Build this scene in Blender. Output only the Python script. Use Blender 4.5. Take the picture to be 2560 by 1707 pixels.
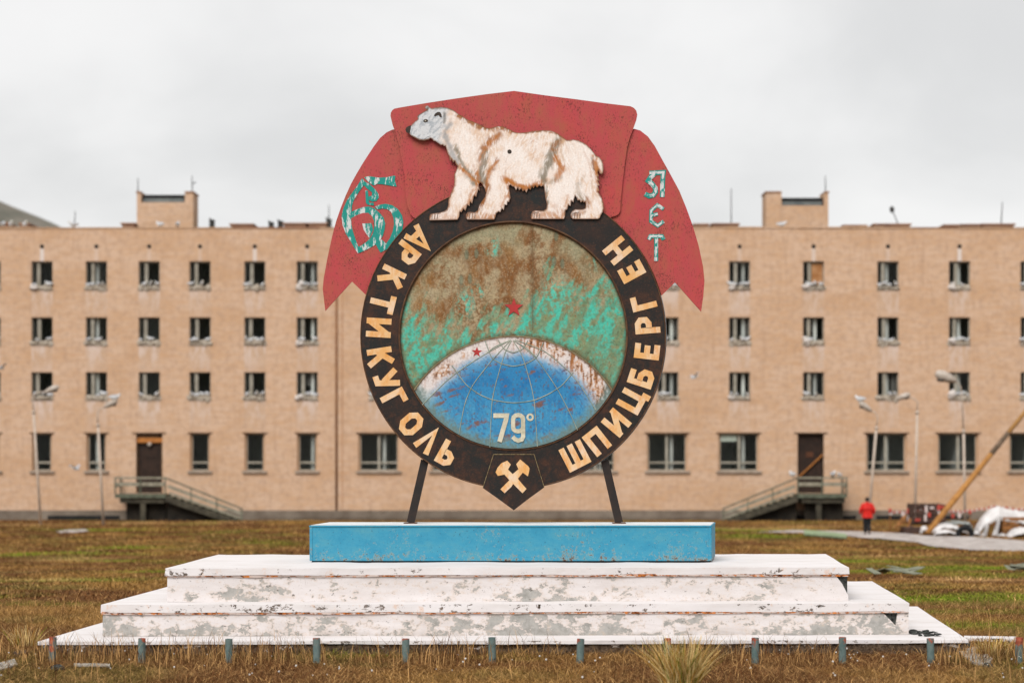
import bpy, bmesh, math, random
import numpy as np
from mathutils import Vector, Matrix
from mathutils.geometry import delaunay_2d_cdt

for o in list(bpy.data.objects):
    bpy.data.objects.remove(o)
SC = bpy.context.scene
COL = SC.collection
rng = random.Random(7)
NR = np.random.default_rng(11)

# ------------------------------------------------------------------ camera
F = 4800.0            # focal length in pixels of the 2560 px wide photograph
ZC = 2.36             # eye height above the lawn at the monument
HOR = 1120.0          # image row of the eye level
cam_d = bpy.data.cameras.new('camera')
cam = bpy.data.objects.new('camera', cam_d); COL.objects.link(cam)
cam.location = (0, 0, ZC); cam.rotation_euler = (math.pi / 2, 0, 0)
cam_d.sensor_width = 36.0; cam_d.lens = 36.0 * F / 2560.0
cam_d.shift_y = (HOR - 853.5) / 2560.0
cam_d.clip_start = 0.5; cam_d.clip_end = 6000
cam_d.dof.use_dof = True; cam_d.dof.focus_distance = 24.3; cam_d.dof.aperture_fstop = 1.1
SC.camera = cam

# ------------------------------------------------------------------ light
SUN_EL, SUN_AZ = math.radians(46), math.radians(200)
world = bpy.data.worlds.new('World'); SC.world = world; world.use_nodes = True
wn = world.node_tree; wn.nodes.clear(); WL = wn.links.new
def wnode(t, **kw):
    n = wn.nodes.new(t)
    for k, v in kw.items(): setattr(n, k, v)
    return n
w_out = wnode('ShaderNodeOutputWorld')
sky = wnode('ShaderNodeTexSky', sky_type='NISHITA', sun_disc=False, sun_elevation=SUN_EL, sun_rotation=SUN_AZ)
bg_s = wnode('ShaderNodeBackground'); bg_s.inputs['Strength'].default_value = 0.06
WL(sky.outputs[0], bg_s.inputs['Color'])
tc = wnode('ShaderNodeTexCoord')
mp = wnode('ShaderNodeMapping'); mp.inputs['Scale'].default_value = (1.0, 1.0, 1.7)
mp.inputs['Location'].default_value = (0.35, 0.2, 0.11); mp.inputs['Rotation'].default_value = (0, math.radians(-5), 0)
WL(tc.outputs['Generated'], mp.inputs['Vector'])
cn = wnode('ShaderNodeTexNoise'); cn.inputs['Scale'].default_value = 4.2; cn.inputs['Detail'].default_value = 5
cn.inputs['Roughness'].default_value = 0.5; cn.inputs['Distortion'].default_value = 0.25
WL(mp.outputs[0], cn.inputs['Vector'])
cr = wnode('ShaderNodeValToRGB'); cr.color_ramp.interpolation = 'B_SPLINE'
cr.color_ramp.elements[0].position = 0.36; cr.color_ramp.elements[0].color = (0.70, 0.698, 0.695, 1)
cr.color_ramp.elements[1].position = 0.60; cr.color_ramp.elements[1].color = (0.95, 0.94, 0.93, 1)
WL(cn.outputs[0], cr.inputs[0])
bg_c = wnode('ShaderNodeBackground'); bg_c.inputs['Strength'].default_value = 0.475
WL(cr.outputs[0], bg_c.inputs['Color'])
mxs = wnode('ShaderNodeMixShader'); mxs.inputs[0].default_value = 0.95
WL(bg_s.outputs[0], mxs.inputs[1]); WL(bg_c.outputs[0], mxs.inputs[2]); WL(mxs.outputs[0], w_out.inputs[0])

sun_d = bpy.data.lights.new('sun', 'SUN'); sun_d.energy = 1.5; sun_d.angle = math.radians(35); sun_d.color = (1.0, 0.98, 0.955)
sun = bpy.data.objects.new('sun', sun_d); COL.objects.link(sun); sun.location = (-8, -10, 30)
to_sun = Vector((math.sin(SUN_AZ) * math.cos(SUN_EL), math.cos(SUN_AZ) * math.cos(SUN_EL), math.sin(SUN_EL)))
sun.rotation_euler = to_sun.to_track_quat('Z', 'Y').to_euler()

SC.view_settings.view_transform = 'Standard'; SC.view_settings.look = 'None'
SC.view_settings.gamma = 1.0; SC.view_settings.exposure = 1.1
SC.view_settings.use_curve_mapping = False
try:
    SC.cycles.max_bounces = 6; SC.cycles.transparent_max_bounces = 6
    SC.cycles.use_denoising = True
except Exception: pass

# ------------------------------------------------------------------ helpers
KV = 1.24
def lin(c): return tuple((v / 255 / 12.92 if v / 255 <= 0.04045 else ((v / 255 + 0.055) / 1.055) ** 2.4) for v in c)
def S(r, g, b, k=KV):
    return tuple(min(0.82, v / k) for v in lin((r, g, b)))

ORG = {}
def tag(o, label=None, cat=None, group=None, kind=None):
    if label: o['label'] = label
    if cat: o['category'] = cat
    if group: o['group'] = group
    if kind: o['kind'] = kind
    return o
def thing(name, loc, label, cat, group=None):
    o = bpy.data.objects.new(name, None); COL.objects.link(o); o.location = loc
    o.empty_display_size = 0.2
    ORG[o.name] = Vector(loc); return tag(o, label, cat, group)
def link_mesh(name, me, parent=None, loc=None):
    o = bpy.data.objects.new(name, me); COL.objects.link(o)
    if parent is not None: o.parent = parent
    if loc is not None: o.location = loc
    return o
def mkmesh(name, V, Fc, mats, smooth=False, mi=None):
    me = bpy.data.meshes.new(name); me.from_pydata([tuple(v) for v in V], [], [tuple(f) for f in Fc])
    for m in (mats if isinstance(mats, (list, tuple)) else [mats]): me.materials.append(m)
    if mi is not None: me.polygons.foreach_set('material_index', mi)
    if smooth: me.polygons.foreach_set('use_smooth', [True] * len(me.polygons))
    me.update(); return me
def part(name, V, Fc, mats, parent=None, smooth=False, mi=None):
    """V in world coordinates; the object gets its thing's origin."""
    off = ORG.get(parent.name, Vector()) if parent is not None else Vector()
    me = mkmesh(name, [(v[0] - off.x, v[1] - off.y, v[2] - off.z) for v in V], Fc, mats, smooth, mi)
    o = link_mesh(name, me, parent); ORG[o.name] = off.copy(); return o

class MB:
    def __init__(s): s.V = []; s.F = []
    def add(s, V, Fc):
        n = len(s.V); s.V += [tuple(v) for v in V]; s.F += [tuple(i + n for i in f) for f in Fc]; return s
    def box(s, x0, x1, y0, y1, z0, z1):
        return s.add([(x0,y0,z0),(x1,y0,z0),(x1,y1,z0),(x0,y1,z0),(x0,y0,z1),(x1,y0,z1),(x1,y1,z1),(x0,y1,z1)],
                     [(0,3,2,1),(4,5,6,7),(0,1,5,4),(1,2,6,5),(2,3,7,6),(3,0,4,7)])
    def bar(s, a, b, w, h=None, up=(0,0,1)):
        a, b = Vector(a), Vector(b); d = (b - a).normalized(); h = h or w
        u = Vector(up)
        if abs(d.dot(u)) > 0.98: u = Vector((0,1,0))
        r = d.cross(u).normalized() * w / 2; t = r.cross(d).normalized() * h / 2
        P = [a - r - t, a + r - t, a + r + t, a - r + t, b - r - t, b + r - t, b + r + t, b - r + t]
        return s.add(P, [(0,1,2,3),(7,6,5,4),(0,4,5,1),(1,5,6,2),(2,6,7,3),(3,7,4,0)])
    def tube(s, pts, rad, n=8, cap=True):
        P = [Vector(p) for p in pts]; R = rad if isinstance(rad, (list, tuple)) else [rad] * len(P)
        V = []; u = None
        for i, p in enumerate(P):
            d = (P[min(i + 1, len(P) - 1)] - P[max(i - 1, 0)]).normalized()
            if u is None:
                u = Vector((0,0,1)) if abs(d.z) < 0.9 else Vector((1,0,0))
            a = (u - d * u.dot(d)).normalized(); b = d.cross(a); u = a
            for k in range(n):
                t = 2 * math.pi * k / n; V.append(p + (a * math.cos(t) + b * math.sin(t)) * R[i])
        Fc = []
        for i in range(len(P) - 1):
            for k in range(n):
                k2 = (k + 1) % n; Fc.append((i*n+k, i*n+k2, (i+1)*n+k2, (i+1)*n+k))
        if cap: Fc += [tuple(range(n))[::-1], tuple(range((len(P)-1)*n, len(P)*n))]
        return s.add(V, Fc)
    def blob(s, c, r, nu=8, nv=6, jit=0.0, rg=None):
        V = []; g = rg or rng
        for j in range(nv + 1):
            ph = math.pi * j / nv
            for i in range(nu):
                th = 2 * math.pi * i / nu; q = 1 + (g.uniform(-jit, jit) if jit else 0)
                V.append((c[0] + r[0]*q*math.sin(ph)*math.cos(th), c[1] + r[1]*q*math.sin(ph)*math.sin(th), c[2] + r[2]*q*math.cos(ph)))
        Fc = [(j*nu+i, (j+1)*nu+i, (j+1)*nu+(i+1)%nu, j*nu+(i+1)%nu) for j in range(nv) for i in range(nu)]
        return s.add(V, Fc)
    def build(s, name, mats, parent=None, smooth=False): return part(name, s.V, s.F, mats, parent, smooth)
    def mesh(s, name, mats, smooth=False): return mkmesh(name, s.V, s.F, mats, smooth)

def W(px, py, d):
    """point seen at photo pixel (px, py) that stands d metres away"""
    return ((px - 1280) * d / F, d, ZC - (py - HOR) * d / F)

# value noise for laying out colour and relief
def vnoise(x, y, seed=0):
    x = np.asarray(x, float); y = np.asarray(y, float)
    xi = np.floor(x).astype(np.int64); yi = np.floor(y).astype(np.int64); fx = x - xi; fy = y - yi
    fx = fx*fx*(3-2*fx); fy = fy*fy*(3-2*fy)
    def h(a, b):
        n = (a * 374761393 + b * 668265263 + seed * 1442695) & 0xffffffff
        n = ((n ^ (n >> 13)) * 1274126177) & 0xffffffff
        return ((n ^ (n >> 16)) & 0xffff) / 65535.0
    return (h(xi,yi)*(1-fx)+h(xi+1,yi)*fx)*(1-fy) + (h(xi,yi+1)*(1-fx)+h(xi+1,yi+1)*fx)*fy
def fbm(x, y, seed=0, oc=4):
    x = np.asarray(x, float); y = np.asarray(y, float)
    s = 0; a = 0.5; t = 0
    for i in range(oc):
        s = s + a * vnoise(x * 2**i + 17.3*i, y * 2**i - 9.1*i, seed + i); t += a; a *= 0.5
    return s / t
def sstep(a, b, x):
    t = np.clip((x - a) / (b - a), 0, 1); return t * t * (3 - 2 * t)

# ------------------------------------------------------------------ materials
class NT:
    def __init__(s, name, rough=0.8, spec=0.3, metal=0.0):
        s.m = bpy.data.materials.new(name); s.m.use_nodes = True; s.t = s.m.node_tree
        s.b = s.t.nodes['Principled BSDF']; s.b.inputs['Roughness'].default_value = rough
        s.b.inputs['Specular IOR Level'].default_value = spec; s.b.inputs['Metallic'].default_value = metal
        s.pos = s.t.nodes.new('ShaderNodeNewGeometry').outputs['Position']
    def L(s, a, b): s.t.links.new(a, b)
    def val(s, inp, v):
        if hasattr(v, 'is_output') or isinstance(v, bpy.types.NodeSocket): s.L(v, inp)
        else: inp.default_value = v
    def map(s, sc=(1,1,1), loc=(0,0,0), rot=(0,0,0), vec=None):
        n = s.t.nodes.new('ShaderNodeMapping'); n.inputs['Scale'].default_value = sc
        n.inputs['Location'].default_value = loc; n.inputs['Rotation'].default_value = rot
        s.L(vec or s.pos, n.inputs['Vector']); return n.outputs[0]
    def noise(s, scale, det=4, rough=0.55, vec=None, dist=0.0):
        n = s.t.nodes.new('ShaderNodeTexNoise'); n.inputs['Scale'].default_value = scale
        n.inputs['Detail'].default_value = det; n.inputs['Roughness'].default_value = rough; n.inputs['Distortion'].default_value = dist
        s.L(vec or s.pos, n.inputs['Vector']); return n.outputs[0]
    def ramp(s, fac, stops):
        n = s.t.nodes.new('ShaderNodeValToRGB'); e = n.color_ramp.elements
        while len(e) < len(stops): e.new(0.5)
        for q, (p, c) in zip(e, stops):
            q.position = p; q.color = (c, c, c, 1) if isinstance(c, (int, float)) else (*c, 1)
        s.L(fac, n.inputs[0]); return n.outputs[0]
    def mix(s, fac, a, b, mode='MIX'):
        n = s.t.nodes.new('ShaderNodeMix'); n.data_type = 'RGBA'; n.blend_type = mode
        s.val(n.inputs[0], fac)
        for i, v in ((6, a), (7, b)):
            if isinstance(v, tuple): n.inputs[i].default_value = (*v, 1)
            else: s.L(v, n.inputs[i])
        return n.outputs[2]
    def mth(s, op, a, b=None, c=None):
        n = s.t.nodes.new('ShaderNodeMath'); n.operation = op; s.val(n.inputs[0], a)
        if b is not None: s.val(n.inputs[1], b)
        if c is not None: s.val(n.inputs[2], c)
        return n.outputs[0]
    def rng(s, v, a, b, c=0.0, d=1.0):
        n = s.t.nodes.new('ShaderNodeMapRange'); s.L(v, n.inputs[0])
        for i, q in enumerate((a, b, c, d)): n.inputs[i + 1].default_value = q
        return n.outputs[0]
    def xyz(s, vec=None):
        n = s.t.nodes.new('ShaderNodeSeparateXYZ'); s.L(vec or s.pos, n.inputs[0]); return n.outputs
    def attr(s, name):
        n = s.t.nodes.new('ShaderNodeAttribute'); n.attribute_name = name; return n.outputs
    def bump(s, h, strength=0.3, dist=0.01):
        n = s.t.nodes.new('ShaderNodeBump'); n.inputs['Strength'].default_value = strength; n.inputs['Distance'].default_value = dist
        s.L(h, n.inputs['Height']); s.L(n.outputs[0], s.b.inputs['Normal'])
    def col(s, c):
        if isinstance(c, tuple): s.b.inputs['Base Color'].default_value = (*c, 1)
        else: s.L(c, s.b.inputs['Base Color'])
        return s.m

def plain(name, c, c2=None, scale=6, rough=0.8, spec=0.25, bump=0.0, metal=0.0):
    n = NT(name, rough, spec, metal); f = n.noise(scale, 5, 0.6)
    c2 = c2 or tuple(v * 0.72 for v in c)
    out = n.col(n.mix(n.ramp(f, [(0.35, 0.0), (0.65, 1.0)]), c, c2))
    if bump: n.bump(n.noise(scale * 5, 4), bump, 0.01)
    return out

def m_wall():
    n = NT('tan_brick', 0.9, 0.15); p = n.xyz()
    cb = n.t.nodes.new('ShaderNodeCombineXYZ'); n.L(p[0], cb.inputs[0]); n.L(p[2], cb.inputs[1]); v = cb.outputs[0]
    br = n.t.nodes.new('ShaderNodeTexBrick'); n.L(v, br.inputs['Vector']); br.inputs['Scale'].default_value = 1.0
    br.inputs['Brick Width'].default_value = 0.26; br.inputs['Row Height'].default_value = 0.078; br.inputs['Mortar Size'].default_value = 0.007
    br.inputs['Color1'].default_value = (*S(212,175,144), 1); br.inputs['Color2'].default_value = (*S(206,166,132), 1); br.inputs['Mortar'].default_value = (*S(208,177,148), 1)
    lo = n.noise(0.35, 5, 0.6, n.map((1, 1, 2.2)))
    c = n.mix(n.ramp(lo, [(0.36, 0.0), (0.56, 0.9)]), br.outputs['Color'], S(218,186,160))
    hi = n.noise(1.1, 5, 0.65, n.map((1, 1, 5), (3, 0, 7)))
    c = n.mix(n.ramp(hi, [(0.43, 0.0), (0.66, 0.6)]), c, S(206,163,123))
    fl = n.noise(3.0, 5, 0.7, n.map((1, 1, 1), (8, 2, 1)))
    c = n.mix(n.ramp(fl, [(0.47, 0.0), (0.64, 0.6)]), c, S(184,152,127))
    rs = n.noise(1.7, 6, .7, n.map((2.2, 1, .12), (3, 3, 0))); c = n.mix(n.ramp(rs, [(0.52, 0.0), (0.68, 0.35)]), c, S(176,140,112))
    st = n.attr('stain')[2]
    sn = n.noise(2.3, 6, 0.65, n.map((1.6, 1, 0.55), (5, 1, 0)))
    dk = n.noise(1.3, 4, 0.6, n.map((1.2, 1, 0.5), (1, 9, 0)))
    c = n.mix(n.mth('MULTIPLY', st, n.ramp(dk, [(0.3, 0.55), (0.6, 0.95)])), c, S(198,168,142))
    c = n.mix(n.mth('MULTIPLY', st, n.ramp(sn, [(0.42, 0.0), (0.60, 0.9)])), c, S(226,208,198))
    rst = n.attr('streak')[2]
    c = n.mix(rst, c, S(226,214,206))
    n.bump(br.outputs['Fac'], 0.12, -0.005)
    return n.col(c)
M = {}
M['wall'] = m_wall()
M['foundation'] = plain('grey_foundation', S(140,128,115), S(112,100,88), 1.2, 0.95)
M['interior'] = plain('dim_interior_plaster', (0.55, 0.58, 0.53), (0.42, 0.45, 0.42), 1.0, 0.95)
M['frame'] = plain('weathered_window_frame', S(178,172,158), S(150,143,128), 3, 0.7)
M['jamb'] = plain('pale_window_jamb', S(206,170,138), S(196,158,124), 2, 0.85)
M['sill'] = plain('grey_sill', S(180,164,148), S(150,134,118), 4, 0.8)
M['lintel'] = plain('dark_lintel', S(96,70,48), S(70,52,38), 3, 0.9)
M['ply'] = plain('plywood', S(196,150,108), S(160,108,62), 2.2, 0.85)
M['blind'] = plain('pale_blind', S(190,200,186), S(170,182,170), 3, 0.8)
M['roof'] = plain('roof_felt', S(90,85,80), S(70,66,62), 1, 0.95)
M['roofbrick'] = plain('roof_vent_brick', S(186,142,112), S(150,112,92), 1.5, 0.95)
M['darkmetal'] = plain('dark_metal', S(62,64,62), S(48,42,38), 5, 0.6, 0.4)
M['towersheet'] = plain('grey_blue_sheet', S(118,124,122), S(84,92,94), 2, 0.6, 0.4)
M['stairgreen'] = plain('faded_green_iron', S(112,118,100), S(78,80,66), 4, 0.75)
M['stairconc'] = plain('stained_concrete', S(92,86,72), S(56,52,44), 2.5, 0.95)
M['rail'] = plain('weathered_rail_board', S(164,158,140), S(128,122,104), 4, 0.8)
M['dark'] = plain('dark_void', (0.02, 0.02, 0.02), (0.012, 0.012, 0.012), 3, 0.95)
M['door'] = plain('brown_door', S(58,40,30), S(40,28,22), 3, 0.7)
M['beam'] = plain('orange_timber', S(196,128,64), S(164,104,52), 6, 0.8)
M['lamp'] = plain('grey_lamp_post', S(206,190,174), S(188,170,154), 4, 0.6, 0.4)
M['lamphead'] = plain('pale_lamp_head', S(204,192,180), S(166,152,138), 6, 0.5, 0.4)
M['nest'] = plain('nest_straw_and_guano', S(206,196,182), S(146,130,110), 9, 0.95)
M['white'] = plain('dull_white', S(226,218,212), S(206,196,188), 5, 0.8)

def m_glass():
    n = NT('dark_window_glass', 0.08, 0.5)
    n.b.inputs['Base Color'].default_value = (0.02, 0.024, 0.022, 1)
    tr = n.t.nodes.new('ShaderNodeBsdfTransparent'); mx = n.t.nodes.new('ShaderNodeMixShader'); mx.inputs[0].default_value = 0.10
    o = n.t.nodes['Material Output']; n.L(tr.outputs[0], mx.inputs[1]); n.L(n.b.outputs[0], mx.inputs[2]); n.L(mx.outputs[0], o.inputs[0])
    return n.m
M['glass'] = m_glass()

# ------------------------------------------------------------------ ground
def gz(x, y):
    x = np.asarray(x, float); y = np.asarray(y, float)
    t = np.clip((y - 26.0) / 56.0, 0, 1)
    base = -1.6 * (0.55 * t + 0.45 * t * t * (3 - 2 * t))
    b = (fbm(x * 0.35, y * 0.35, 3, 3) - 0.5) * 0.16 * np.clip((y - 27) / 6, 0, 1)
    b = b * np.where(y > 84, np.clip(1 - (y - 84) / 6, 0.25, 1), 1)
    b = b + (fbm(x * 1.3, y * 1.3, 5, 2) - 0.5) * 0.05 * np.clip((22.0 - y) / 1.0, 0, 1) - 0.02
    return base + b
def gp(px, py):
    lo, hi = 16.0, 106.0
    for _ in range(40):
        d = (lo + hi) / 2; x = (px - 1280) * d / F
        if ZC - (py - HOR) * d / F > float(gz(x, d)) : lo = d
        else: hi = d
    x = (px - 1280) * lo / F
    return (x, lo, float(gz(x, lo)))
GREEN = [(gp(px, py), rx * 1.0, ry) for px, py, rx, ry in
         [(200,1384,1.9,1.5), (300,1370,1.5,1.8), (298,1404,1.0,.9), (60,1388,1.3,1.6), (250,1325,3,1.2), (2330,1498,2.6,1.1), (2480,1490,2.2,1.0),
          (1850,1325,3.6,1.9), (1900,1340,2.2,1.2), (2140,1405,1.6,1.6), (2440,1565,1.0,.5), (2200,1430,2.0,1.4), (900,1640,.5,.25), (2180,1620,.6,.25),
          (1130,1632,.5,.2), (420,1430,1.2,.8), (2420,1420,2.4,1.8), (150,1450,1.5,.8)]]
STRAW = [(gp(px, py)[:2], rx, ry) for px, py, rx, ry in ((555,1306,1.6,1.0), (70,1312,1.8,.8), (290,1308,2.2,.7), (360,1306,1.0,.6), (150,1400,1.2,.5), (100,1450,.9,.5), (230,1396,1.3,.4), (1900,1322,2.2,.7), (2060,1316,2.5,.8), (500,1450,.8,.5), (2250,1390,1.4,.6), (2400,1450,1.2,.5))]
def grass_tint(x, y, n):
    """dry tundra turf: linear albedo for points x, y"""
    a = fbm(x * 0.42, y * 0.42, 21, 5); b = fbm(x * 0.75 + 40, y * 0.6, 31, 5); c = fbm(x * 2.5, y * 2.5, 41, 3)
    rust = np.array(lin((112, 76, 45))); ochre = np.array(lin((146, 110, 60))); olive = np.array(lin((108, 96, 48))); straw = np.array(lin((190, 150, 98))); green = np.array(lin((114, 134, 32)))
    col = rust[None] * np.ones((n, 1))
    def mx(m, t): return col * (1 - m[:, None]) + t[None] * m[:, None]
    col = mx(sstep(0.45, 0.62, a), ochre); col = mx(sstep(0.54, 0.70, b) * 0.7, olive); col = mx(sstep(0.58, 0.8, c) * 0.4, straw)
    g = np.zeros(n)
    for (cx, cy, _), rx, ry in GREEN:
        q = ((x - cx) / rx) ** 2 + ((y - cy) / ry) ** 2
        g = np.maximum(g, np.exp(-q * 1.2) * (0.45 + 0.9 * fbm(x * 1.7, y * 1.7, 51, 3)))
    g = np.maximum(g, 0.45 * sstep(0.64, 0.76, fbm(x * 0.3 + 9, y * 0.6 + 4, 61, 4)))
    col = mx(np.clip(g, 0, 0.92), green)
    for (cx, cy), rx, ry in STRAW:
        q = ((x - cx) / rx) ** 2 + ((y - cy) / ry) ** 2; col = mx(np.exp(-q) * (.4 + .8 * c), np.array(lin((206, 166, 112))))
    return col

def build_ground():
    def axis(segs):
        out = []
        for a, b, st in segs: out += list(np.arange(a, b, st))
        return np.array(out + [segs[-1][1]])
    xs = axis([(-900, -100, 80), (-100, -34, 6), (-34, 34, 0.5), (34, 100, 6), (100, 900, 80)])
    ys = axis([(-60, 14, 6), (14, 32, 0.3), (32, 110, 0.6), (110, 200, 15), (200, 2400, 200)])
    X, Y = np.meshgrid(xs, ys); Z = gz(X, Y)
    Z = np.where(Y < 14, -0.02, Z); Z = np.where(Y > 100, -1.62, Z)
    nx, ny = len(xs), len(ys)
    V = np.stack([X, Y, Z], -1).reshape(-1, 3)
    idx = np.arange(nx * ny).reshape(ny, nx)
    Q = np.stack([idx[:-1, :-1], idx[:-1, 1:], idx[1:, 1:], idx[1:, :-1]], -1).reshape(-1, 4)
    me = bpy.data.meshes.new('ground'); me.from_pydata(V.tolist(), [], Q.tolist())
    ca = me.color_attributes.new('paint', 'FLOAT_COLOR', 'POINT')
    c = grass_tint(V[:, 0], V[:, 1], len(V)) * 0.62
    ca.data.foreach_set('color', np.concatenate([c, np.ones((len(c), 1))], 1).ravel())
    n = NT('dry_turf_soil', 1.0, 0.05); f = n.noise(9, 6, 0.7); g = n.noise(1.6, 5, 0.7)
    c1 = n.mix(1.0, n.attr('paint')[0], n.ramp(f, [(0.3, 0.5), (0.7, 1.35)]), 'MULTIPLY')
    c1 = n.mix(n.ramp(g, [(0.5, 0.0), (0.7, 0.5)]), c1, lin((90, 62, 40)))
    n.bump(f, 0.8, 0.05); me.materials.append(n.col(c1))
    me.polygons.foreach_set('use_smooth', [True] * len(me.polygons))
    o = link_mesh('ground', me); tag(o, kind='structure')
build_ground()

# far hill behind the left end of the block
def build_hill():
    xs = np.linspace(-420, 60, 81); ys = np.linspace(560, 900, 25); X, Y = np.meshgrid(xs, ys)
    ridge = np.interp(X, [-420, -300, -215, -189, -174, -161, -149, -110, 60], [170, 136, 106, 95, 89, 83, 76, 50, 20])
    t = np.clip((Y - 560) / 150, 0, 1) * np.clip((900 - Y) / 60, 0, 1)
    Z = -2 + (ridge + (fbm(X * .02, Y * .02, 8, 4) - .5) * 4 + (fbm(X * .1, Y * .1, 9, 3) - .5) * 2) * t
    n0, n1 = X.shape; idx = np.arange(n0 * n1).reshape(n0, n1)
    Q = np.stack([idx[:-1, :-1], idx[:-1, 1:], idx[1:, 1:], idx[1:, :-1]], -1).reshape(-1, 4)
    n = NT('scree', 1, 0.05); f = n.noise(0.05, 7, 0.65, n.map((1, 1, 2.5)))
    m = n.col(n.ramp(f, [(0.35, S(132,124,114)), (0.5, S(118,114,104)), (0.68, S(96,96,88))]))
    o = part('hill', np.stack([X, Y, Z], -1).reshape(-1, 3), Q, m, None, True); tag(o, kind='structure')
build_hill()

# ------------------------------------------------------------------ apartment building
DB = 107.0; SB = F / DB
def bx(px): return (px - 1280) / SB
def bz(py): return ZC - (py - HOR) / SB
LC = [-158, -25, 105, 241, 373, 500, 637, 768]; RC = [949, 1130, 1310, 1490, 1670, 1849, 2034, 2220, 2399, 2578, 2760]
UROWS = [(653, 724, 'top floor'), (793, 862, 'third floor'), (930, 999, 'second floor')]
GROW = (1084, 1176)
bld = thing('apartment_building', (0, DB, -1.6), 'long four storey tan brick apartment block behind the emblem', 'building')
X0, X1 = bx(-420), bx(3020); ZT = bz(571); ZP = bz(1275); ZG = -1.75
REV = 0.34
def wall_mesh():
    V = []; Fc = []; st = []; sk = []
    def quad(x0, x1, z0, z1, s=(0,0,0,0), k=0.0):
        n = len(V); V.extend([(x0, DB, z0), (x1, DB, z0), (x1, DB, z1), (x0, DB, z1)]); Fc.append((n, n+1, n+2, n+3)); st.extend(s); sk.extend([k]*4)
    def reveal(x0, x1, z0, z1):
        for a, b in (((x0, z0), (x0, z1)), ((x1, z1), (x1, z0)), ((x0, z1), (x1, z1)), ((x1, z0), (x0, z0))):
            n = len(V); V.extend([(a[0], DB, a[1]), (b[0], DB, b[1]), (b[0], DB+REV, b[1]), (a[0], DB+REV, a[1])]); Fc.append((n, n+1, n+2, n+3)); st.extend([0]*4); sk.extend([0]*4)
    rows = []; hw = 26.5
    for a, b, _ in UROWS:
        rows.append((bz(a), bz(b), [(bx(c-hw), bx(c+hw), bz(b), bz(a)) for c in LC + RC]))
    g = []
    for c in LC:
        g.append((bx(c-33), bx(c+33), bz(1232), bz(GROW[0])) if c == 373 else (bx(c-25), bx(c+25), bz(GROW[1]), bz(GROW[0])))
    for c in RC:
        if c == 2034: g.append((bx(2027-33), bx(2027+33), bz(1232), bz(GROW[0])))
        else: cc = c - (2 if c < 2200 else 4); g.append((bx(cc-51), bx(cc+51), bz(GROW[1]), bz(GROW[0])))
    rows.append((bz(GROW[0]), bz(1232), g))
    zprev = ZT
    spec = [0.0]
    for ri, (za, zb, ops) in enumerate(rows):
        # strip between previous row bottom and this row top: panels under windows carry droppings
        xs = X0; prev_ops = rows[ri-1][2] if ri > 0 else None
        if prev_ops:
            mid = zprev - 1.35 if ri < 3 else zprev - 1.2
            for (a, b, c, d) in prev_ops:
                quad(xs, a, za, zprev); dpt = rng.uniform(0.55, 1.0)
                quad(a, b, mid, zprev, (0.25, 0.25, dpt, dpt)); quad(a, b, za, mid, (0.0, 0.0, .25, .25)); xs = b
            quad(xs, X1, za, zprev)
        else:
            # parapet strip with white streaks under the vent holes
            for (a, b, c, d) in ops:
                m = (a + b) / 2; kk = rng.choice([0.25, .55, .8, .9]); hw2 = 0.11
                quad(xs, m - hw2, za, zprev); quad(m - hw2, m + hw2, bz(622), zprev)
                quad(m - hw2, m + hw2, za, bz(622), k=kk); xs = m + hw2
            quad(xs, X1, za, zprev)
        xs = X0
        for (a, b, c, d) in ops:
            quad(xs, a, zb, za)
            if c > zb + 1e-6: quad(a, b, zb, c)
            reveal(a, b, c, d); xs = b
        quad(xs, X1, zb, za); zprev = zb
    quad(X0, X1, ZP, zprev)
    # gable ends, back, roof edge
    n = len(V); D2 = DB + 14
    V.extend([(X0, DB, ZP), (X0, DB, ZT), (X0, D2, ZT), (X0, D2, ZP), (X1, DB, ZP), (X1, DB, ZT), (X1, D2, ZT), (X1, D2, ZP)])
    for f in ((0,1,2,3), (4,7,6,5), (3,2,6,7)): Fc.append(tuple(n+i for i in f)); st.extend([0]*4); sk.extend([0]*4)
    o = part('wall', V, Fc, M['wall'], bld)
    for nm, arr in (('stain', st), ('streak', sk)):
        at = o.data.attributes.new(nm, 'FLOAT', 'CORNER'); at.data.foreach_set('value', arr)
    return rows
ROWS = wall_mesh()
MB().box(X0 - .05, X1 + .05, DB - 0.06, DB + 14.0, ZG, ZP - .003).build('foundation', M['foundation'], bld)
MB().box(X0 + .3, X1 - .3, DB + 0.4, DB + 13.9, ZT - 0.35, ZT - 0.1).build('roof', M['roof'], bld)
xc = X0 - .04
while xc < X1:
    wc = rng.uniform(1.2, 2.9); zz = ZT + rng.uniform(.03, .10); MB().box(xc, xc + wc - .02, DB - 0.03 - rng.uniform(0, .03), DB + 0.30, ZT + .002, zz).build('parapet_cap', rng.choice([M['wall'], M['wall'], M['roofbrick']]), bld); xc += wc
# rooms: floors and a spine wall keep the inside dark
mb = MB()
for z in (bz(590), bz(750), bz(888), bz(1030), bz(1236)): mb.box(X0 + .2, X1 - .2, DB + REV + .02, DB + 6, z - .2, z)
mb.box(X0 + .2, X1 - .2, DB + 5.0, DB + 5.2, ZP, ZT - .4)
for c in np.arange(-120, 3000, 180): mb.box(bx(c) - .08, bx(c) + .08, DB + REV + .05, DB + 5.0, ZP, ZT - .4)
mb.build('inner_walls', M['interior'], bld)

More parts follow.
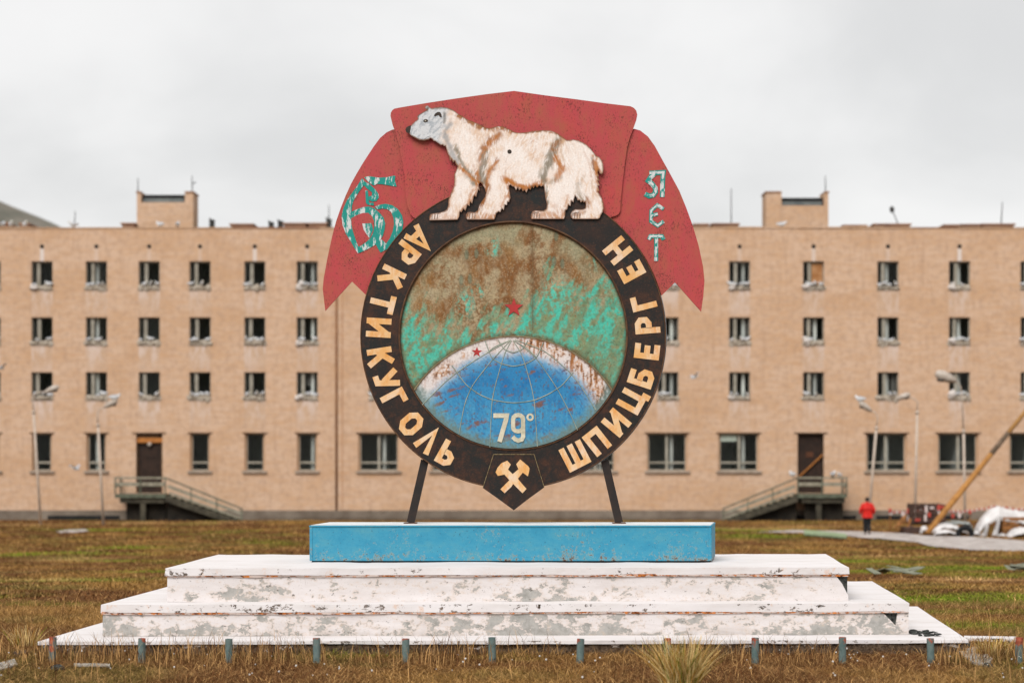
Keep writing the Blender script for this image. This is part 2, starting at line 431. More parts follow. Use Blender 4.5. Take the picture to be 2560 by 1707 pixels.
# windows
w_up, h_up = 53 / SB, 70 / SB
YF = DB + 0.17
def upper_mesh(shift):
    m = MB(); w = w_up / 2; h = h_up
    for a in ((-w, -w+.05), (w-.05, w)): m.box(a[0], a[1], 0, .1, 0, h)
    m.box(-w+.05, w-.05, 0, .1, h-.06, h); m.box(-w+.05, w-.05, 0, .1, 0, .06)
    x = -w + w_up * (0.22 + shift); m.box(x, x + .09, -.05, .12, .06, h - .06); m.box(x + .10, x + .18, -.03, .1, .06, h - .06)
    return m.mesh('window', M['frame'])
UPM = [upper_mesh(s) for s in (0.0, 0.02, -0.02, 0.05)]
pane_up = MB().box(-w_up/2+.06, -w_up/2 + w_up*.2, .04, .05, .07, h_up-.07).mesh('pane', M['glass'])
sill_up = MB().box(-w_up/2-.06, w_up/2+.06, -.20, .0, -.05, -.005).mesh('sill', M['sill'])
pane_r = MB().box(-w_up/2 + w_up*.44, w_up/2-.06, .04, .05, .07, h_up-.07).mesh('pane', M['glass'])
curt = [MB().box(w_up*a, w_up*b, .25, .27, h_up*c, h_up-.08).mesh('curtain', plain('dim_curtain', (.10,.10,.09), (.05,.05,.045), 5)) for a, b, c in ((.2,.44,.3), (-.05,.2,.5))]
ply_up = MB().box(-w_up/2 + w_up*.43, w_up/2 - .06, .02, .04, .3, h_up-.1).mesh('plywood_sheet', M['ply'])
for (a, b, fl), row in zip(UROWS, ROWS[:3]):
    for i, c in enumerate(LC + RC):
        w = link_mesh('window', UPM[rng.randrange(4)], bld, (bx(c), YF - DB, bz(b) + 1.6))
        link_mesh('pane', pane_up, w); link_mesh('sill', sill_up, w, (0, -0.0, 0))
        if c == 2034 and a == 653: link_mesh('plywood_sheet', ply_up, w)
        u = rng.random()
        if u < .38: link_mesh('pane', pane_r, w)
        elif u < .55: link_mesh('curtain', curt[rng.randrange(2)], w)
def ground_mesh(w, h, wide, off=0.0):
    m = MB(); hw = w / 2; jw = .10 if wide else .105; f = .05
    j = MB().box(hw-jw, hw, .02, .11, 0, h)
    x0, x1 = -hw + jw, hw - jw
    m.box(x0, x1, 0, .1, h-.05, h); m.box(x0, x1, 0, .1, 0, .06)
    zt = h * 0.215
    if wide:
        mx = off; m.box(mx-.07, mx+.07, 0, .1, .06, h-.05)
        m.box(x0, mx-.07, .01, .09, zt-.04, zt+.05); m.box(mx+.07, x1, .01, .09, zt-.04, zt+.05)
        for s in ((x0, x0+.04), (x1-.04, x1)): m.box(s[0], s[1], .01, .09, .06, zt-.04); m.box(s[0], s[1], .01, .09, zt+.05, h-.05)
    else:
        m.box(x0+.03, x1-.03, .01, .09, zt-.04, zt+.06)
        for s in ((x0, x0+.03), (x1-.03, x1)): m.box(s[0], s[1], .0, .1, .06, h-.05)
    p = MB()
    return m.mesh('window', M['frame']), j.mesh('jamb', M['jamb']), zt, x0, x1
hg = (GROW[1] - GROW[0]) / SB
gn = ground_mesh(50/SB, hg, False); gw = [ground_mesh(102/SB, hg, True, o) for o in (-.02, .03, 0.0)]
def pane_mesh(x0, x1, z0, z1): return MB().box(x0, x1, .05, .056, z0, z1).mesh('pane', M['glass'])
gn_p = [pane_mesh(gn[3], gn[4], gn[2]+.06, hg-.05), pane_mesh(gn[3], gn[4], .06, gn[2]-.04)]
gw_p = [[pane_mesh(g[3]+.04, o-.07, g[2]+.05, hg-.05), pane_mesh(o+.07, g[4]-.04, g[2]+.05, hg-.05), pane_mesh(g[3]+.04, o-.07, .06, g[2]-.04), pane_mesh(o+.07, g[4]-.04, .06, g[2]-.04)] for g, o in zip(gw, (-.02, .03, 0.0))]
sill_n = MB().box(-25/SB-.12, 25/SB+.12, -.30, -.0, -.13, -.004).mesh('sill', M['sill'])
sill_w = MB().box(-51/SB-.12, 51/SB+.12, -.30, -.0, -.13, -.004).mesh('sill', M['sill'])
lint_n = MB().box(-31/SB, 31/SB, -.20, .0, .004, .07).mesh('lintel', M['lintel'])
lint_w = MB().box(-57/SB, 57/SB, -.20, .0, .004, .07).mesh('lintel', M['lintel'])
blind = MB().box(gw[0][3]+.05, -.1, .03, .045, hg-.42, hg-.06).mesh('blind', M['blind'])
for i, c in enumerate(LC + RC):
    if c == 373 or c == 2034: continue
    wide = c in RC; cc = c if not wide else c - (2 if c < 2200 else 4)
    k = i % 3 if wide else 0
    g = gw[k] if wide else gn
    w = link_mesh('window', g[0], bld, (bx(cc), .17, bz(GROW[1]) + 1.6))
    link_mesh('jamb', g[1], w); link_mesh('jamb', g[1], w).rotation_euler = (0, 0, 0); w.children[-1].location = (-(102/SB if wide else 50/SB) + (.10 if wide else .105), 0, 0); link_mesh('sill', sill_w if wide else sill_n, w)
    link_mesh('lintel', lint_w if wide else lint_n, w, (0, 0, hg))
    for p in (gw_p[k] if wide else gn_p): link_mesh('pane', p, w)
    if c == 1849: link_mesh('blind', blind, w)
# ventilation holes over the top windows
hole = MB().tube([(0, -.012, 0), (0, .02, 0)], [.12, .12], 10).mesh('vent_hole', M['dark'])
for c in LC + RC:
    link_mesh('vent_hole', hole, bld, (bx(c), -.002, bz(616) + 1.6))
# doors
def door(cx, lintel_beam):
    x0, x1 = bx(cx - 33), bx(cx + 33); zt = bz(GROW[0]); z0 = bz(1232)
    if lintel_beam:
        d = MB().box(x0 + .12, x1 - .12, DB + .26, DB + .32, z0 + .01, bz(1108)).build('door', M['door'], bld)
        MB().box(x0 + .02, x1 - .02, DB + .10, DB + .30, bz(1106), bz(1094)).build('lintel_beam', M['beam'], d)
        MB().box(x0 + .10, x1 - .10, DB + .12, DB + .28, bz(1093.6), zt - .01).build('transom_panel', M['lintel'], d)
        for s in (x0 + .03, x1 - .11): MB().box(s, s + .08, DB + .2, DB + .31, z0 + .01, bz(1106.5)).build('door_frame', M['lintel'], d)
        for za in (0.35, 1.15, 1.95): MB().box(x0 + .3, x1 - .3, DB + .24, DB + .258, z0 + za, z0 + za + .55).build('door_panel', M['door'], d)
        MB().blob(((x0 + x1) / 2, DB + .1, bz(1110)), (.12, .1, .12)).build('door_lamp', M['lamphead'], d)
    else:
        d = MB().box(x0 + .06, x1 - .06, DB + .26, DB + .32, z0 + .01, zt - .02).build('door', M['door'], bld)
        for k in range(5):
            a = x0 + .1 + k * (x1 - x0 - .2) / 5; MB().box(a, a + .2, DB + .235, DB + .258, z0 + .03, zt - .4).build('door_board', M['door'], d)
        MB().bar((bx(1999), DB + .18, bz(1191)), (bx(2058), DB + .18, bz(1136)), .06, .17, (0, 1, 0)).build('barring_plank', M['beam'], d)
        MB().box(x0 + .5, x0 + .9, DB + .22, DB + .234, z0 + 2.0, z0 + 2.3).build('notice_plate', plain('rusty_plate', S(96,60,40)), d)
    MB().box(x0 - .2, x1 + .2, DB - .03, DB + .02, zt + .004, zt + .07).build('lintel', M['lintel'], d)
door(373, True); door(2027, False)
# rain pipe
MB().tube([(bx(841), DB - .06, bz(640)), (bx(841), DB - .06, bz(1274))], .055, 8).build('rain_pipe', plain('rusty_pipe', S(160,116,80), S(128,86,56), 3), bld, True)
MB().box(bx(855), bx(857), DB - .015, DB - .002, bz(1270), bz(575)).build('wall_joint', plain('joint_mortar', S(190,142,104), S(170,124,88), 2), bld)
# black crawl-space openings in the foundation
for px0, px1 in ((120, 300), (390, 560), (1905, 2095), (2100, 2140), (2190, 2420)):
    MB().box(bx(px0), bx(px1), DB - .075, DB - .065, bz(1301), bz(1288 + (px0 % 5))).build('crawl_opening', M['dark'], bld)
# foundation slab blocks
for i, px in enumerate(range(640, 1800, 145)):
    MB().box(bx(px), bx(px + 141), DB - .09 - .01 * (i % 2), DB - .066, bz(1294), bz(1276)).build('foundation_block', M['foundation'], bld)

# roof furniture
def tower(px0, px1, pyt, opx0, opx1, opy0, opy1, dd):
    s = F / dd
    def X(p): return (p - 1280) / s
    def Z(p): return ZC - (p - HOR) / s
    x0, x1 = X(px0), X(px1); zt = Z(pyt); z0 = ZT - .2; ox0, ox1 = X(opx0), X(opx1); oz1, oz0 = Z(opy0), Z(opy1)
    m = MB(); m.box(x0, x1, dd, dd + 1.7, z0, oz0)
    m.box(x0, ox0, dd, dd + 1.7, oz0 + .003, zt); m.box(ox1, x1, dd, dd + 1.7, oz0 + .003, zt)
    t = m.build('stair_tower', M['wall'], bld)
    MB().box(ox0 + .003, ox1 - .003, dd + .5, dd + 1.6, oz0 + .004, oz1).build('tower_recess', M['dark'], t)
    MB().box(ox0 + .06, ox1 - .1, dd + .3, dd + .36, oz0 + .02, oz0 + (oz1 - oz0) * .52).build('tower_roof_sheet', M['towersheet'], t)
    MB().box(x0 - .05, ox0, dd - .05, dd + 1.75, zt + .003, zt + .08).build('tower_cap', M['roofbrick'], t)
    MB().box(ox1, x1 + .05, dd - .05, dd + 1.75, zt + .003, zt + .08).build('tower_cap', M['roofbrick'], t)
tower(342, 483, 482, 352, 462, 484.5, 506, 110.0); tower(1915, 2071, 482, 1954, 2061, 492, 514, 110.0)
def rb(px0, px1, py, d=109.5):
    s = F / d; MB().box((px0-1280)/s, (px1-1280)/s, d, d + 1.6, ZT - .15, ZC - (py - HOR)/s).build('roof_vent', M['roofbrick'], bld)
    MB().box((px0-1280)/s - .08, (px1-1280)/s + .08, d - .08, d + 1.7, ZC - (py - HOR)/s + .003, ZC - (py - HOR)/s + .09).build('vent_cap', M['roofbrick'], bld)
for a, b, y in ((305,336,561),(577,632,563),(710,764,561),(772,815,561),(1736,1770,563),(1782,1846,562),(2110,2165,566),(2186,2275,563),(2362,2400,565),(2405,2450,564),(2455,2535,563),(2,20,560),(50,72,562)):
    rb(a, b, y)
for px, y0 in ((530, 550), (678, 556), (701, 553), (822, 548)):
    s = F/110; MB().tube([((px-1280)/s, 110, ZT-.2), ((px-1280)/s, 110, ZC-(y0-HOR)/s), ((px-1280)/s+.01, 110, ZC-(y0-HOR)/s+.02)], [.16,.16,.22], 8).build('vent_stack', M['darkmetal'], bld)
for pts in ([(345,490),(345,445)], [(481,490),(480,440)], [(823,570),(822,512)], [(186,570),(188,528)], [(1828,565),(1828,472)], [(2064,484),(2063,440)], [(2246,562),(2230,524)], [(2503,562),(2506,505)]):
    s = F/111; (ax, ay), (cx, cy) = pts
    A = ((ax-1280)/s, 111, ZC-(ay-HOR)/s); B = ((cx-1280)/s, 111, ZC-(cy-HOR)/s)
    o = MB().tube([A, B], [.035, .02], 6).build('antenna', M['darkmetal'], bld)
    if ax == 2246: MB().blob(B, (.14, .1, .2)).build('antenna_head', M['darkmetal'], o)
    if ax == 481: MB().bar((B[0]-.02, 111, B[2]-.5), (B[0]+.22, 111, B[2]-.35), .05).build('antenna_rod', M['darkmetal'], o)

# ------------------------------------------------------------------ entrance staircases
M['stair_shade'] = plain('stair_shade_infill', S(56,50,42), S(34,31,27), 2, .95)  # near-black colour for added panels: shade under the stairs is painted in
def staircase(cx, s, lx0, lx1, ex, post, label):
    """landing from lx0 to lx1, flight going to ex; s = side of the flight"""
    st = thing('entrance_staircase', (bx(cx), DB - 1.3, -1.6), label, 'staircase')
    yf, yb = DB - 1.75, DB - 0.08
    zl = bz(1233); zlo = bz(1242)
    sc = (DB - 1.75) / DB
    MB().box(bx(lx0), bx(lx1), yf, yb, zlo, zl).build('landing', M['stairgreen'], st)
    MB().box(bx(lx0) + .25, bx(lx1) - .1, yf + .12, yb, zlo - .28, zlo - .003).build('landing_beam', M['stairconc'], st)
    MB().box(bx(post) - .14, bx(post) + .14, yf + .15, yf + .42, -1.75, zlo - .284).build('support_post', M['stairconc'], st)
    fx0 = bx(lx1 if s > 0 else lx0); fx1 = bx(ex); n = 11; zb = -1.62
    def pt(t, y, dz): return (fx0 + (fx1 - fx0) * t, y, zl + (zb - zl) * t + dz)
    for k in range(n):
        t = (k + .5) / n; c = pt((k + .6) / n, 0, -0.06)
        w = abs(fx1 - fx0) / n * .56
        MB().box(c[0] - w, c[0] + w, yf + .1, yb - .1, c[2] - .05, c[2]).build('tread', M['stairgreen'], st)
    for y in (yf + .02, yb - .3):
        MB().bar(pt(0, y, -.25), pt(1, y, -.2), .1, .3).build('stringer', M['stairconc'], st)
    MB().bar(pt(.03, (yf + yb) / 2, -.42), pt(.9, (yf + yb) / 2, -.38), yb - yf - .5, .06).build('flight_soffit', M['stairconc'], st)
    MB().box(bx(lx0) + .5, bx(lx1) - .1, yf + .7, yf + .78, -1.72, zlo - .29).build('stair_shade_panel', M['stair_shade'], st)  # dark panel added to stand in for shade below the landing
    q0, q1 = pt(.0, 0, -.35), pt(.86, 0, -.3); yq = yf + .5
    part('stair_shade_panel', [(q0[0], yq, -1.72), (q1[0], yq, -1.72), (q1[0], yq, q1[2]), (q0[0], yq, q0[2]), (q0[0], yq + .08, -1.72), (q1[0], yq + .08, -1.72), (q1[0], yq + .08, q1[2]), (q0[0], yq + .08, q0[2])], [(0,1,2,3),(7,6,5,4),(0,4,5,1),(1,5,6,2),(2,6,7,3),(3,7,4,0)], M['stair_shade'], st)  # added dark panel, painted shade below the flight
    # railing
    zr = bz(1193)
    for y in (yf + .02,):
        MB().bar((bx(lx0), y, zr), (bx(lx1), y, zr), .06, .1).build('top_rail', M['rail'], st)
        MB().bar((bx(lx0), y, (zr + zl) / 2 + .1), (bx(lx1), y, (zr + zl) / 2 + .1), .04, .2).build('rail_board', M['rail'], st)
        MB().bar(pt(0, y, zr - zl), pt(1, y, zr - zl - .25), .06, .08).build('hand_rail', M['stairgreen'], st)
        MB().bar(pt(0.03, y, .48), pt(1, y, .38), .04, .17).build('rail_board', M['rail'], st)
        MB().bar(pt(0.05, y, .14), pt(1, y, .1), .04, .11).build('rail_board', M['rail'], st)
        for px in (lx0 + 1, (lx0 + lx1) / 2, lx1 - 1): MB().bar((bx(px), y, zl), (bx(px), y, zr), .07, .07).build('rail_post', M['stairgreen'], st)
        for t in (.33, .66, .985): p = pt(t, y, 0); MB().bar(p, (p[0], p[1], p[2] + zr - zl - .25 * t), .06, .06).build('rail_post', M['stairgreen'], st)
    MB().bar((bx(lx0 if s > 0 else lx1), yf, zr), (bx(lx0 if s > 0 else lx1), yb, zr), .06, .1).build('top_rail', M['stairgreen'], st)
    MB().bar((bx(lx0 if s > 0 else lx1), yf, (zr+zl)/2), (bx(lx0 if s > 0 else lx1), yb, (zr+zl)/2), .04, .15).build('rail_board', M['rail'], st)
    MB().bar((bx(lx0 if s > 0 else lx1), yb - .1, zl), (bx(lx0 if s > 0 else lx1), yb - .1, zr), .07, .07).build('rail_post', M['stairgreen'], st)
staircase(371, 1, 303, 428, 618, 371, 'weathered green staircase descending to the right from the left door')
staircase(2036, -1, 1982, 2104, 1797, 2036, 'weathered green staircase descending to the left from the barred door')

# ------------------------------------------------------------------ monument materials
def m_whitepaint():
    n = NT('peeling_whitewash', 0.85, 0.2); p = n.xyz()
    base = n.ramp(n.noise(2.2, 6, 0.65, n.map((0.6, 1, 2.5))), [(0.3, S(234,228,227)), (0.5, S(226,219,217)), (0.72, S(212,203,199))])
    # flaking, stronger on the lower courses
    low = n.rng(p[2], 0.95, 0.12, 0.0, 0.10)
    f = n.mth('ADD', n.noise(6.5, 12, 0.70, n.map((0.8, 1, 1.2))), low)
    big = n.noise(0.9, 3, 0.5, n.map((1, 1, 1), (4, 2, 0)))
    f = n.mth('ADD', f, n.rng(big, 0.35, 0.65, -0.05, 0.05))
    nz = n.xyz(n.t.nodes.new('ShaderNodeNewGeometry').outputs['Normal'])
    f = n.mth('SUBTRACT', f, n.mth('MULTIPLY', n.mth('ABSOLUTE', nz[2]), 0.09))
    peel = n.ramp(f, [(0.588, 0.0), (0.604, 1.0)]); halo = n.ramp(f, [(0.52, 0.0), (0.575, 0.55)])
    c = n.mix(halo, base, S(222,204,190))
    c = n.mix(peel, c, n.ramp(n.noise(9, 5, 0.7), [(0.3, S(150,148,142)), (0.55, S(180,177,172)), (0.7, S(196,180,165))]))
    dk = n.noise(13, 6, 0.75, n.map((0.8, 1, 1.4), (3, 1, 7)))
    c = n.mix(n.ramp(dk, [(0.635, 0.0), (0.655, 0.8)]), c, S(88,80,72))
    sp = n.noise(42, 4, 0.7); c = n.mix(n.ramp(sp, [(0.60, 0.0), (0.68, 0.5)]), c, S(165,155,146))
    dirt = n.mth('MULTIPLY', n.rng(p[2], 0.24, 0.13, 0.0, 0.5), n.ramp(n.noise(7, 5, .7), [(0.35, 0.0), (0.6, 1.0)]))
    c = n.mix(dirt, c, S(150,144,134))
    n.bump(n.mth('ADD', n.mth('MULTIPLY', peel, -0.7), n.mth('MULTIPLY', n.noise(30, 5), 0.35)), 0.5, 0.006)
    return n.col(c)
def m_lip():
    n = NT('chipped_whitewashed_lip', 0.85, 0.2); p = n.xyz()
    base = n.ramp(n.noise(2.6, 6, 0.65, n.map((0.5, 1.2, 2))), [(0.3, S(234,229,229)), (0.55, S(227,221,219)), (0.75, S(213,204,200))])
    nz = n.xyz(n.t.nodes.new('ShaderNodeNewGeometry').outputs['Normal']); vert = n.mth('SUBTRACT', 1.0, n.mth('ABSOLUTE', nz[2]))
    f = n.mth('ADD', n.noise(10, 8, 0.75, n.map((0.9, 1, 1.5)), 0.4), n.rng(n.noise(1.1, 3, .5), .35, .65, -.08, .06))
    c = n.mix(n.mth('MULTIPLY', vert, n.ramp(f, [(0.575, 0.0), (0.595, 1.0)])), base, n.ramp(n.noise(25, 3), [(0.4, S(60,48,38)), (0.6, S(120,104,92))]))
    g = n.noise(6, 7, 0.7, n.map((1, 2.2, 1), (2, 7, 0)))
    c = n.mix(n.mth('MULTIPLY', n.mth('ABSOLUTE', nz[2]), n.ramp(g, [(0.58, 0.0), (0.72, 0.55)])), c, S(205,198,190))
    r = n.noise(8, 5, .7, n.map((1, 1, .6), (9, 0, 0)))
    c = n.mix(n.mth('MULTIPLY', vert, n.ramp(r, [(0.60, 0.0), (0.68, 0.4)])), c, S(226,170,120))
    n.bump(n.noise(24, 6, .7), 0.45, 0.006)
    return n.col(c)
def m_rustedge():
    n = NT('rusted_edging', 0.95, 0.1)
    f = n.noise(9, 8, 0.75, n.map((1, 1, 3))); g = n.noise(21, 5, .7)
    c = n.ramp(g, [(0.34, S(46,30,22)), (0.46, S(128,70,34)), (0.58, S(220,132,60))])
    c = n.mix(n.ramp(f, [(0.475, 0.0), (0.52, 1.0)]), c, S(210,193,184)); return n.col(c)
def m_rough(name, a, b):
    n = NT(name, 1.0, 0.05); f = n.noise(28, 6, .75); n.bump(f, 1.0, 0.03)
    return n.col(n.ramp(f, [(0.36, a), (0.62, b)]))
def m_foot():
    n = NT('crumbling_footing', 1.0, 0.05); f = n.noise(24, 7, .75); n.bump(f, 1.0, 0.03); p = n.xyz()
    c = n.ramp(f, [(0.36, S(52,40,30)), (0.62, S(128,108,90))])
    k = n.mth('ADD', n.noise(7, 9, .72, n.map((1, 1, 1.6))), n.rng(p[2], .0, .11, -.10, .06))
    return n.col(n.mix(n.ramp(k, [(.575, 0.0), (.60, 1.0)]), c, S(220,208,198)))
def m_blue():
    n = NT('sky_blue_paint', 0.55, 0.35); p = n.xyz()
    c = n.ramp(n.noise(4, 7, 0.7, n.map((.8, 1, 1.4))), [(0.3, S(40,138,172)), (0.5, S(58,150,180)), (0.72, S(82,156,174))])
    c = n.mix(n.ramp(n.noise(26, 5, .7), [(0.5, 0.0), (0.75, 0.5)]), c, S(36,128,164))
    edge = n.rng(p[2], 1.14, 0.92, 0.0, 0.13)
    rb = n.rng(p[0], 1.9, 2.5, 0.0, 0.03)
    f = n.mth('ADD', n.mth('ADD', n.noise(22, 7, 0.78), edge), rb)
    pt = n.rng(n.noise(1.7, 4, .6), .4, .7, -.05, .05); f = n.mth('ADD', f, pt)
    c = n.mix(n.ramp(f, [(0.585, 0.0), (0.65, 0.7)]), c, S(150,160,146))
    c = n.mix(n.ramp(f, [(0.67, 0.0), (0.69, 0.9)]), c, n.ramp(n.noise(60, 2), [(.4, S(50,38,30)), (.6, S(120,70,40))]))
    d = n.noise(48, 3, .7, n.map((1, 1, .7), (5, 0, 3))); c = n.mix(n.ramp(d, [(0.665, 0.0), (0.68, .9)]), c, S(40,48,54))
    n.bump(n.noise(40, 4), 0.15, 0.004)
    return n.col(c)
def m_red():
    n = NT('red_banner_paint', 0.62, 0.3)
    c = n.ramp(n.noise(1.5, 6, 0.65, n.map((1.3, 1, .8))), [(0.28, S(192,74,66)), (0.48, S(186,70,74)), (0.70, S(176,84,72))])
    c = n.mix(n.ramp(n.noise(5, 7, .75, n.map((1.2, 1, .6), (1, 4, 2))), [(0.44, 0.0), (0.68, 0.7)]), c, S(170,94,66))
    a = n.mth('ADD', n.noise(46, 4, .7, n.map((1.2, 1, .65))), n.rng(n.noise(3.0, 4, .7), .35, .7, -.09, .07))
    c = n.mix(n.ramp(n.noise(6, 5, .6, n.map((3.2, 1, .35), (7, 0, 0))), [(0.5, 0.0), (0.7, 0.4)]), c, S(196,66,72))
    c = n.mix(n.ramp(a, [(0.56, 0.0), (0.62, 0.7)]), c, S(104,44,38))
    b = n.mth('ADD', n.noise(70, 3, .7, n.map((1, 1, .7), (2, 8, 1))), n.rng(n.noise(2.2, 4, .7, n.map((1, 1, 1), (6, 3, 1))), .4, .7, -.12, .09))
    c = n.mix(n.ramp(b, [(0.61, 0.0), (0.645, 0.9)]), c, S(66,34,26))
    n.bump(n.noise(60, 4), 0.25, 0.003); return n.col(c)
def m_ring():
    n = NT('black_brown_enamel', 0.6, 0.3)
    c = n.ramp(n.noise(2.4, 6, .65), [(0.32, S(22,29,29)), (0.48, S(30,26,24)), (0.66, S(46,30,23))])
    c = n.mix(n.ramp(n.noise(7, 7, .75), [(0.47, 0.0), (0.64, 0.85)]), c, S(72,42,26))
    c = n.mix(n.ramp(n.noise(45, 4, .7), [(0.58, 0.0), (0.68, 0.4)]), c, S(110,72,46))
    n.bump(n.noise(30, 5, .7), 0.3, 0.004); return n.col(c)
def m_letter():
    n = NT('cream_letter_paint', 0.7, 0.2)
    c = n.ramp(n.noise(3.2, 5, .6, n.map((1, 1, 1), (2, 0, 5))), [(0.36, S(234,178,112)), (0.5, S(238,198,150)), (0.64, S(238,210,182))])
    c = n.mix(n.ramp(n.noise(9, 6, .7, n.map((1.4, 1, .55))), [(0.47, 0.0), (0.66, 0.85)]), c, S(228,156,78))
    c = n.mix(n.ramp(n.noise(60, 3, .7), [(0.67, 0.0), (0.74, 0.5)]), c, S(150,90,50)); return n.col(c)
def m_teal():
    n = NT('teal_and_white_brushwork', 0.65, 0.25)
    f = n.noise(11, 6, .65, n.map((1.9, 1, .6), (1, 2, 0), (0, math.radians(20), 0)), .4)
    c = n.mix(n.ramp(f, [(0.525, 0.0), (0.58, 1.0)]), S(30,148,136), S(214,218,216))
    c = n.mix(n.ramp(n.noise(30, 4, .7), [(0.62, 0.0), (0.7, 0.5)]), c, S(90,130,124)); return n.col(c)
def m_painted(name, rough=0.7, fine=40, amt=0.18):
    n = NT(name, rough, 0.25); a = n.attr('paint')[0]
    f = n.ramp(n.noise(fine, 5, .7), [(0.3, 1 - amt), (0.7, 1 + amt)])
    n.bump(n.noise(fine * .8, 5, .7), 0.3, 0.004)
    return n.col(n.mix(1.0, a, f, 'MULTIPLY'))
M['wp'] = m_whitepaint(); M['lip'] = m_lip(); M['rustedge'] = m_rustedge()
M['exposed'] = m_rough('broken_dark_concrete', S(34,34,34), S(96,98,94))
M['blue'] = m_blue(); M['red'] = m_red(); M['ring'] = m_ring(); M['letter'] = m_letter(); M['teal'] = m_teal()
M['tealwhite'] = (lambda n: n.col(n.mix(n.ramp(n.noise(13, 5, .6), [(.42, 0.0), (.5, 1.0)]), S(40,150,140), S(216,220,220))))(NT('white_brush_highlight', .7, .2))
M['edge'] = plain('rusty_sheet_edge', S(60,38,30), S(110,66,40), 14, 0.85)
M['bead'] = plain('rusty_bead', S(106,76,52), S(70,44,28), 12, 0.75)
M['bead2'] = plain('tan_bead', S(140,128,98), S(112,88,60), 10, 0.75)
M['gridline'] = plain('raised_wire_line', S(176,180,162), S(130,146,136), 9, 0.7)
M['star'] = plain('star_red', S(192,56,58), S(170,60,56), 14, 0.7)
M['grid79'] = plain('off_white_numerals', S(222,214,190), S(188,182,158), 14, 0.75)
M['legsteel'] = plain('black_leg_steel', S(28,25,24), S(48,34,27), 9, 0.6, 0.35)
M['zinc'] = plain('grey_back_sheet', S(180,184,186), S(150,154,158), 8, 0.6, 0.4)
M['whitetop'] = plain('white_top_paint', S(226,228,228), S(204,208,208), 4, 0.8)

# ------------------------------------------------------------------ stepped pedestal
ped = thing('stepped_pedestal', (0, 24.5, 0), 'wide white stepped pedestal with peeling paint under the blue box', 'pedestal')
def prism_quad(FL, FR, BR, BL, z0, z1, nx=60, jit=0.006, seed=1, notch=None):
    """a slab whose four plan corners are free; long edges broken up so they are not ruler-straight"""
    V = []; Fc = []
    def row(y_t, z, s):
        out = []
        for i in range(nx + 1):
            t = i / nx; a = Vector(FL).lerp(Vector(FR), t); b = Vector(BL).lerp(Vector(BR), t); p = a.lerp(b, y_t)
            j = float(fbm(t * 22, s * 7.7, seed, 3) - .5) * 2 * jit; j2 = float(fbm(t * 30, s * 5.1 + 3, seed + 5, 3) - .5) * 2 * jit
            out.append((p.x + (j if i in (0, nx) else 0), p.y + j2, z + j))
        return out
    rows = [row(0, z0, 1), row(0, z1, 2), row(.33, z1, 3), row(.66, z1, 4), row(1, z1, 5), row(1, z0, 6)]
    n = nx + 1
    for r in rows: V += r
    for k in range(len(rows)):
        k2 = (k + 1) % len(rows)
        for i in range(nx): Fc.append((k*n+i, k*n+i+1, k2*n+i+1, k2*n+i))
    Fc.append(tuple(k*n for k in range(6))[::-1]); Fc.append(tuple(k*n+nx for k in range(6)))
    return V, Fc
def dx(px, d): return (px - 1280) * d / F
T1 = ((dx(416,23), 23.0), (dx(2120,23.2), 23.2), (4.25, 26.1), (-3.96, 25.95)); T2 = ((dx(255,22.6), 22.6), (dx(2270,22.8), 22.8), (4.98, 26.6), (-4.50, 26.4)); T3 = ((dx(94,22.0), 22.0), (dx(2421,22.2), 22.2), (5.68, 26.9), (-5.0, 26.7))
def inset(T, k): return [(p[0] + (k if p[0] < 0 else -k), p[1] + (k if i < 2 else -k)) for i, p in enumerate(T)]
